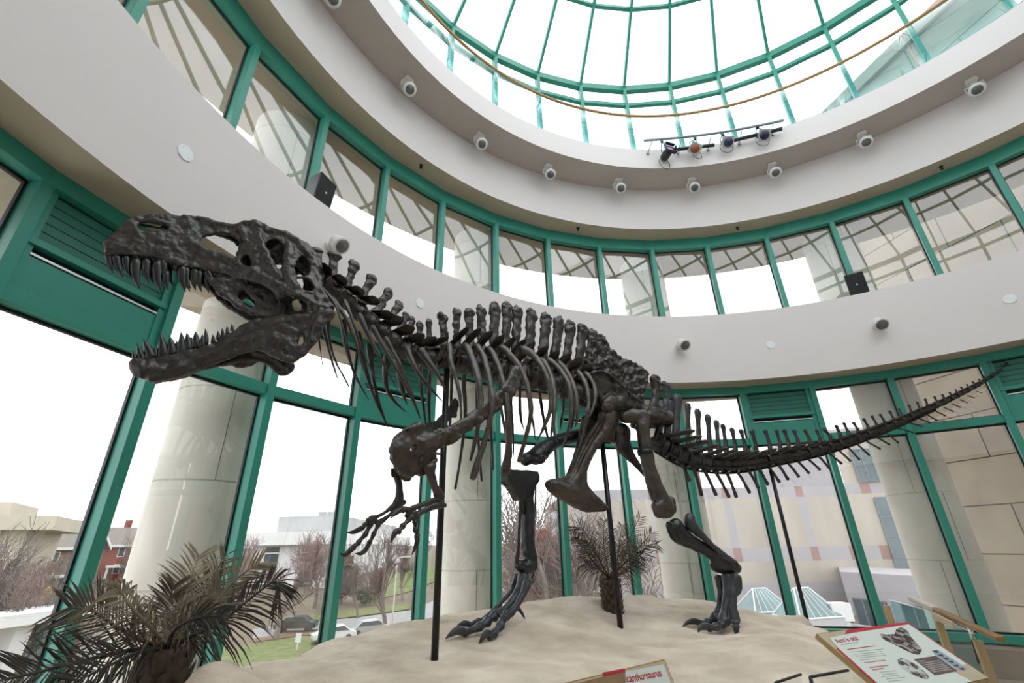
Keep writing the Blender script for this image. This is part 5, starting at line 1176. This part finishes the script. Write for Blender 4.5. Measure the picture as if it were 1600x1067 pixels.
for i,(q,t) in enumerate((((289,239),'above the snout of the skull'),((656,474),'above the shoulder spines'),((1204,539),'right of the hip, above the tail'),((1578,467),'at the right edge, above the tail tip'))):
    p=cyl(*q,RB); o=dsk if i==0 else dsk.copy()
    if i: COL.objects.link(o)
    o.location=p; o.rotation_euler=(0,0,math.radians(azof(p))); o['label']='flat white cover plate on the curved band '+t
sk=MB(); sk.tube([V(0,0,.0),V(0,0,-.012)],.03,seg=14,rnd=False); sk.tube([V(0,0,-.01),V(0,0,-.06)],.013,seg=8,rnd=False); sk.tube([V(0,0,-.055),V(0,0,-.06)],.026,seg=10,rnd=False)
skl=sk.build('sprinkler',BLKM); tag(skl,'x','sprinkler','sprinklers in the beige soffit')
for i,(q,t) in enumerate((((658,258),'above the upper left windows'),((903,356),'straight below the fourth spotlight'),((1152,355),'below the sixth spotlight'),((1470,260),'at the upper right windows'))):
    p=at_z(*q,Z_W2); o=skl if i==0 else skl.copy()
    if i: COL.objects.link(o)
    o.location=p; o['label']='tiny black sprinkler head in the beige soffit '+t
# black loudspeakers standing on the band
for i,(az_,t,yaw) in enumerate(((152.0,'left black loudspeaker on the band in front of an upper window, above the skull',.15),(61.6,'right black loudspeaker on the band in front of an upper window, above the tail',-.1))):
    p=pol(RB+.16,az_,Z_BU); o=empty('loudspeaker',p,t,'loudspeaker','loudspeakers on the curved band',math.radians(az_)+yaw)
    T=Matrix.Rotation(-.12,3,'Y')
    b=MB(); x=[(-.12,.155),(.10,.11)]; b.hexa([T@V(-.12,-.14,0),T@V(.12,-.09,0),T@V(.12,.09,0),T@V(-.12,.14,0)],[T@V(-.12,-.14,.42),T@V(.12,-.09,.42),T@V(.12,.09,.42),T@V(-.12,.14,.42)]); c=local(o,b,'cabinet',BLKM,bev=.012)
    b=MB(); b.box(T@V(-.124,0,.21),(.012,.255,.395),mat=T); g=local(o,b,'grille',mat('speaker_grille%d'%i,(.012,.012,.013),.8,bump=.4,bs=200),bev=.004)
    b=MB(); b.box(T@V(-.131,0,.20),(.004,.022,.022),mat=T); b.box(T@V(-.1315,0,.186),(.004,.016,.008),mat=T,mi=1); local(o,b,'badge',[DISC,mat('red_badge%d'%i,(.4,.05,.03),.5)],parent=g)
    b=MB(); b.box((.02,0,-.01),(.1,.06,.02)); local(o,b,'foot_bracket',BLKM)
# stage light bar on the balcony edge
RBAR=ru(8.05)
lb=empty('lighting_bar',cyl(1115,208,RBAR),'thin grey pipe with two black tubes along the balcony edge, carrying four stage lights','lighting bar')
b=MB(); b.tube([cyl(lerp(1006,1224.6,t/10),lerp(219.6,188,t/10)+4.5*math.sin(PI*t/10),RBAR) for t in range(11)],.026,seg=8,rnd=False); b.build('pipe',GREYM,parent=lb)
for a,c in (((1053,234),(1116,226.5)),((1142,220.5),(1222,201))):
    b=MB(); b.tube([cyl(lerp(a[0],c[0],t/5),lerp(a[1],c[1],t/5),RBAR+.08) for t in range(6)],.036,seg=10,rnd=False); b.build('wiring_tube',BLKM,parent=lb)
for u,l in (((1021,215),(1012,240)),((1064,219),(1059,239)),((1111,212),(1106,234)),((1159,204),(1155,225)),((1208,194),(1207,210))):
    b=MB(); p0=cyl(*u,RBAR); p1=cyl(*l,RF-.01); b.tube([p0,p1],.009,seg=6,rnd=False); b.box(p1,(.05,.05,.05)); b.build('hanger',GREYM,parent=lb)
GELS=[mat('pink_gel',(.55,.28,.50),.25),mat('orange_gel',(.33,.09,.03),.3),mat('blue_gel',(.025,.03,.085),.2),mat('navy_gel',(.02,.022,.06),.2)]
FRM=mat('gel_frame',(.45,.44,.42),.45)
def stage_light(px,py,clamp,gel,lab,face,roll,framem,r=.085,cable=True,down=False):
    c=cyl(px,py,RBAR-.06); f=Vector(face).normalized(); o=empty('stage_light',c,lab,'stage light','stage lights on the pipe')
    s=f.cross(V(0,0,1)).normalized(); u=s.cross(f)
    a,b_=math.cos(roll),math.sin(roll); s,u=s*a+u*b_,u*a-s*b_
    R=Matrix((s,u,f)).transposed()
    b=MB(); b.tube([c-f*.26,c-f*.22,c-f*.12,c-f*.03],[.055,.085,.085,.078],seg=14,rnd=False); bd=b.build('lamp_body',BLKM if down else mat('grey_lamp_body%d'%px,(.10,.11,.12),.45),parent=o)
    b=MB(); k=.11; b.box(c-f*.02,(2*k,2*k,.02),mat=R); 
    fr_=b.build('gel_frame',framem,parent=o,bev=.01)
    b=MB(); b.tube([c-f*.012,c-f*.004],r,seg=18,rnd=False); b.build('gel',gel,parent=fr_)
    cl=cyl(*clamp,RBAR)
    b=MB(); q=c-f*.13; b.tube([q+s*.1,q+s*.1+V(0,0,.10),cl-V(0,0,.02)],.009,seg=6); b.tube([q-s*.1,q-s*.1+V(0,0,.10),cl-V(0,0,.02)],.009,seg=6); b.box(cl,(.045,.045,.075)); b.build('yoke',BLKM,parent=o)
    b=MB(); e=c-f*.24; n=10
    b.tube([e+V(0,0,-.13)+s*.12*math.cos(2*PI*i/n+1.6)+V(0,0,.14*math.sin(2*PI*i/n+1.6)) for i in range(n+1)],.006,seg=5); b.build('cable',BLKM,parent=o)
    if down:
        for x,y in ((-1,0),(1,0),(0,1),(0,-1)):
            b=MB(); b.box(c+s*x*.115+u*y*.115+f*.02,(.012 if x else .2,.012 if y else .2,.06),mat=R); b.build('barn_door',BLKM,parent=o)
cv=lambda px,py: (EYE-cyl(px,py,RBAR)).normalized()
stage_light(1047,232,(1034,220),GELS[0],'black stage light with pink filter pointing down, leftmost on the light bar',cv(1047,232)+V(.45,.15,.75),.1,BLKM,down=True,r=.07)
stage_light(1086,232,(1086,216),GELS[1],'stage light with orange filter in a pale diamond frame, second on the light bar',cv(1086,232),PI/4,FRM)
stage_light(1138,222,(1129,210),GELS[2],'stage light with blue filter in a pale square frame, third on the light bar',cv(1138,222)+V(.25,0,.05),.12,FRM)
stage_light(1195,211,(1183,198),GELS[3],'stage light with navy filter in a pale frame, rightmost on the light bar',cv(1195,211)+V(.3,0,.05),.15,FRM)
# ---- reading panels
PWOOD=mat('beige_board',(.50,.40,.27),.5,var=.08,vs=6); PEDGE=mat('golden_board_edge',(.36,.24,.09),.45); PRED=mat('red_border',(.47,.015,.03),.45); PWHT=mat('white_panel_face',(.66,.70,.64),.45); PBRN=mat('brown_text_box',(.115,.075,.065),.5); PINKL=mat('panel_grey_text',(.33,.34,.33),.6); FOSS=mat('fossil_picture',(.36,.31,.28),.6,var=0,col2=(.03,.02,.018),vs=38,spread=.05); FOSSB=mat('pale_fossil_picture',(.55,.55,.53),.6,col2=(.04,.03,.03),vs=30,spread=.06); WOODB=mat('brown_wood_label',(.27,.16,.075),.5,var=.2,vs=8,stretch=(1,6,1)); PALE=mat('pale_text',(.6,.57,.53),.6); PBLUE=mat('blue_grey_picture',(.32,.37,.43),.6)
FCR=bpy.data.curves
def panel(name,TL,TR,BR,zt_,zb_,lab):
    A=at_z(*TL,zt_); B=at_z(*TR,zt_); u=(B-A).normalized(); d=ray(*BR); C=EYE+d*((B-EYE).dot(u)/d.dot(u)); v=(C-B); n=u.cross(v).normalized()
    if n.z<0: n=-n
    v=n.cross(u).normalized()
    if v.z>0: v=-v
    W=(B-A).length; Hh=(C-B).dot(v)
    class Q: pass
    q=Q(); q.A=A;q.u=u;q.v=v;q.n=n;q.W=W;q.H=Hh
    cpt=A+u*W/2+v*Hh/2; q.o=empty(name,V(cpt.x,cpt.y,0),lab,'information panel')
    def onp(px,py,h=0):
        d=ray(px,py); t=((A-EYE).dot(n))/d.dot(n); return EYE+d*t+n*h
    q.onp=onp
    def poly(nm,pts,m,h0,h1,c=lambda p:p):
        b=MB(); P_=[onp(*c(p)) for p in pts]; b.hexa([p+n*h0 for p in P_],[p+n*h1 for p in P_]); return b.build(nm,m,parent=q.o)
    q.poly=poly
    def text(s,p0,p1,m,h,par=None,size=None,bold=True):
        a,b_=onp(*p0),onp(*p1); x=(b_-a); L=x.length; x.normalize(); y=n.cross(x)
        f=FCR.new('t','FONT'); f.body=s; f.extrude=.0006; f.offset=.008 if bold else 0; ob=bpy.data.objects.new('t',f); COL.objects.link(ob); bpy.context.view_layer.update()
        me=bpy.data.meshes.new_from_object(ob.evaluated_get(bpy.context.evaluated_depsgraph_get())); bpy.data.objects.remove(ob)
        xs=[vv.co.x for vv in me.vertices]; k=L/(max(xs)-min(xs)); x0=min(xs); sy=size/ k if size else 1
        for vv in me.vertices: vv.co=a+x*((vv.co.x-x0)*k)+y*(vv.co.y*k*sy)+n*(h+vv.co.z)
        me.name='lettering'; me.materials.clear(); me.materials.append(m); t=bpy.data.objects.new('lettering',me); COL.objects.link(t); put(t,par or q.o); return t
    q.text=text
    b=MB(); K=[A-u*.0,B,B+v*Hh,A+v*Hh]; b.hexa([k_-n*.028 for k_ in K],[k_ for k_ in K]); q.board=b.build('board',[PWOOD],parent=q.o,bev=.003)
    b=MB()
    for s,t in ((0,3),(2,3),(1,2),(0,1)):
        e=(K[t]-K[s]); w=e.cross(n).normalized()*.004; cc=(K[0]+K[2])/2
        if w.dot(K[s]-cc)<0: w=-w
        b.hexa([K[s]-n*.028,K[t]-n*.028,K[t]-n*.028+w,K[s]-n*.028+w],[K[s]-n*.002,K[t]-n*.002,K[t]-n*.002+w,K[s]-n*.002+w])
    b.build('edge_strip',PEDGE,parent=q.o)
    for f in (.2,.8):
        p=A+u*W*f+v*Hh*.55; b=MB(); b.tube([V(p.x,p.y,0),p-n*.03],.022,seg=8,rnd=False); b.build('stand_leg',BLKM,parent=q.o)
    return q
K8=Cr(1240,900,.225)
p=panel('information_panel',(1277,990),(1418,972.5),(1545,1060),1.20,1.05,'tilted panel about a sick dinosaur, red edged, beside the mound at the lower right')
pw=p.poly('red_border',[(372,373),(790,322),(1200,606),(1352,712),(1140,742),(560,742),(298,508)],PRED,.0005,.002,K8)
p.poly('white_face',[(248,432),(400,400),(800,338),(1190,606),(1345,712),(1100,765),(600,765),(310,505)],PWHT,.0022,.0034,K8)
p.poly('beige_corner',[(1205,612),(1352,712),(1240,735),(1080,650)],PWOOD,.0036,.0042,K8)
p.text('Acro is sick!',K8((304,470)),K8((458,446)),PRED,.004)
b=MB()
def line(p,b,a,c,w,col=0):
    A_,B_=p.onp(*K8(a)),p.onp(*K8(c)); d=(B_-A_).normalized(); y=p.n.cross(d)*w/2
    b.hexa([A_-y+p.n*.0036,B_-y+p.n*.0036,B_+y+p.n*.0036,A_+y+p.n*.0036],[A_-y+p.n*.0042,B_-y+p.n*.0042,B_+y+p.n*.0042,A_+y+p.n*.0042],col)
line(p,b,(328,482),(446,463),.0035)
for y0,x0,x1 in ((532,398,620),(548,412,612),(560,430,625),(572,448,640),(588,462,570)): line(p,b,(x0,y0),(x1,y0-(x1-x0)*.10),.0022)
for y0,x0,x1 in ((672,598,712),(688,618,720),(704,610,730),(720,640,770),(736,660,760)): line(p,b,(x0,y0),(x1,y0-(x1-x0)*.10),.0022)
line(p,b,(372,514),(562,489),.004,1); line(p,b,(490,606),(636,588),.003,1); line(p,b,(526,640),(655,624),.004,1); line(p,b,(548,656),(622,645),.004,1)
b.build('printed_text',[PINKL,PRED],parent=p.o)
p.poly('skull_picture',[(596,402),(640,412),(700,408),(712,370),(745,360),(790,385),(812,425),(862,480),(892,515),(868,552),(820,540),(760,512),(700,480),(640,452),(612,432)],FOSS,.0036,.0048,K8)
p.poly('fossil_picture',[(720,585),(750,572),(800,590),(850,622),(900,662),(940,700),(930,722),(880,712),(810,680),(750,640),(725,612)],FOSSB,.0036,.0048,K8)
bx=p.poly('brown_text_box',[(832,582),(985,558),(1140,664),(980,694)],PBRN,.0036,.0048,K8)
b=MB()
for i in range(7):
    a=(868+i*16,600+i*12); A_,B_=p.onp(*K8(a)),p.onp(*K8((a[0]+(40 if i==0 else 130),a[1]-(6 if i==0 else 20)))); d=(B_-A_).normalized(); y=p.n.cross(d)*.0012
    b.hexa([A_-y+p.n*.005,B_-y+p.n*.005,B_+y+p.n*.005,A_+y+p.n*.005],[A_-y+p.n*.0055,B_-y+p.n*.0055,B_+y+p.n*.0055,A_+y+p.n*.0055])
b.build('printed_text',PALE,parent=bx)
tp=p.poly('teeth_picture',[(960,520),(1000,515),(1215,652),(1150,662),(985,556)],PBLUE,.0036,.0044,K8)
b=MB()
for x,y in ((978,530),(1015,556),(1050,580),(1085,602),(1120,628),(1160,650)):
    P_=[p.onp(*K8(c)) for c in ((x-18,y-4),(x+16,y-10),(x+28,y+10),(x+4,y+6))]; b.hexa([k+p.n*.0046 for k in P_],[k+p.n*.0052 for k in P_])
b.build('tooth_shapes',mat('dark_picture_tooth',(.05,.055,.065),.6),parent=tp)
p2_=panel('information_panel',(880,1069.5),(1039,1031.5),(1062,1090),1.22,1.08,'name panel with red lettering beside brown wood, cut by the bottom edge')
p2_.poly('red_tab',[(941,1051),(975,1044.5),(977,1050),(943,1056.5)],PRED,.0005,.003)
p2_.poly('white_face',[(976,1049.5),(1036,1038),(1054,1085),(985,1095)],PWHT,.0005,.003)
p2_.poly('wood_label',[(890,1070),(974,1050),(983,1095),(890,1095)],WOODB,.0005,.003)
p2_.text('cantho•saurus',(980,1066.5),(1033.5,1056.5),PRED,.0036)
# ---- railing of the ramp at the lower right
GOLD=mat('golden_oak_post',(.40,.30,.15),.45,var=.12,vs=6)
D0,D1_=5.0,4.1
rA,rB=at_d(1424,935,D0),at_d(1565,999,D1_)
rl=empty('ramp_railing',V((rA.x+rB.x)/2,(rA.y+rB.y)/2,0),'wooden ramp handrail on golden posts with glass, lower right','railing')
def onr(px,py):
    # vertical plane through the rail
    d=ray(px,py); e=(rB-rA); n_=V(-e.y,e.x,0); return EYE+d*((rA-EYE).dot(n_)/d.dot(n_))
ed=(rB-rA).normalized(); nn_=V(-ed.y,ed.x,0).normalized(); uu=ed.cross(nn_)
R=Matrix((ed,nn_,uu)).transposed()
b=MB(); b.box((rA+rB)/2,((rB-rA).length,.045,.03),mat=R); b.build('handrail',mat('dark_oak_rail',(.25,.14,.05),.4,var=.2,vs=8),parent=rl,bev=.008)
b=MB(); b.box(rA.lerp(rB,.17)+V(0,0,.003),((rB-rA).length*.345,.048,.031),mat=R); b.build('lit_rail_end',mat('lit_top_rail',(.55,.49,.42),.4),parent=rl,bev=.008)  # paler left stretch: light on the rail's top face, put into the colour
for t,x in ((946,1385),(970,1466),(1000,1527)):
    q=onr(x,t); b=MB(); b.box((q.x,q.y,q.z/2),(.03,.045,q.z),math.atan2(ed.y,ed.x)); b.build('post',GOLD,parent=rl,bev=.004)
for a,c in (((1457,953),(1465,971)),((1514,977),(1521,1000))):
    b=MB(); b.tube([onr(*a),onr(*c)],.012,seg=8,rnd=False); b.build('bracket',ALU,parent=rl)
b=MB(); b.tube([onr(1521,1000),onr(1532,1036)],.014,seg=8,rnd=False); b.build('bracket',BLKM,parent=rl)
for a,c in (((1390,938),(1462,956)),((1472,962),(1522,990))):
    t0,t1=onr(*a),onr(*c); b=MB(); b.hexa([V(t0.x,t0.y,.25),V(t1.x,t1.y,.15),V(t1.x,t1.y,.15)+nn_*.01,V(t0.x,t0.y,.25)+nn_*.01],[t0,t1,t1+nn_*.01,t0+nn_*.01]); g=b.build('glass_panel',RGLASS,parent=rl)
    b=MB(); b.tube([t0,t1],.006,seg=6,rnd=False); b.build('glass_edge',ALU,parent=g)
b=MB(); q=[onr(1468,957),onr(1501,972),onr(1505,982),onr(1471,967)]; b.hexa([k-nn_*.05 for k in q],[k-nn_*.035 for k in q]); b.build('placard',PWOOD,parent=rl)
for (a,c),lab in ((((1212,1066.5),(1252,1057)),'short metal topped glass barrier at the bottom edge, left of the tilted panel'),(((1266,1057.5),(1325,1046)),'metal topped glass barrier running behind the tilted panel')):
    t0,t1=at_d(*a,2.75),at_d(*c,2.95); t1.z=t0.z
    o=empty('glass_barrier',V((t0.x+t1.x)/2,(t0.y+t1.y)/2,mound_z((t0.x+t1.x)/2,(t0.y+t1.y)/2) if 0 else 0),lab,'barrier','glass barriers before the mound')
    b=MB(); b.tube([t0,t1],.006,seg=8,rnd=False); b.tube([t0,t0-V(0,0,.08)],.008,seg=8,rnd=False); b.build('top_rail',BLKM,parent=o)
    n_=V(-(t1-t0).y,(t1-t0).x,0).normalized()*.008; b=MB(); b.hexa([V(t0.x,t0.y,0),V(t1.x,t1.y,0),V(t1.x,t1.y,0)+n_,V(t0.x,t0.y,0)+n_],[t0,t1,t1+n_,t0+n_]); b.build('glass_panel',GLASS,parent=o)
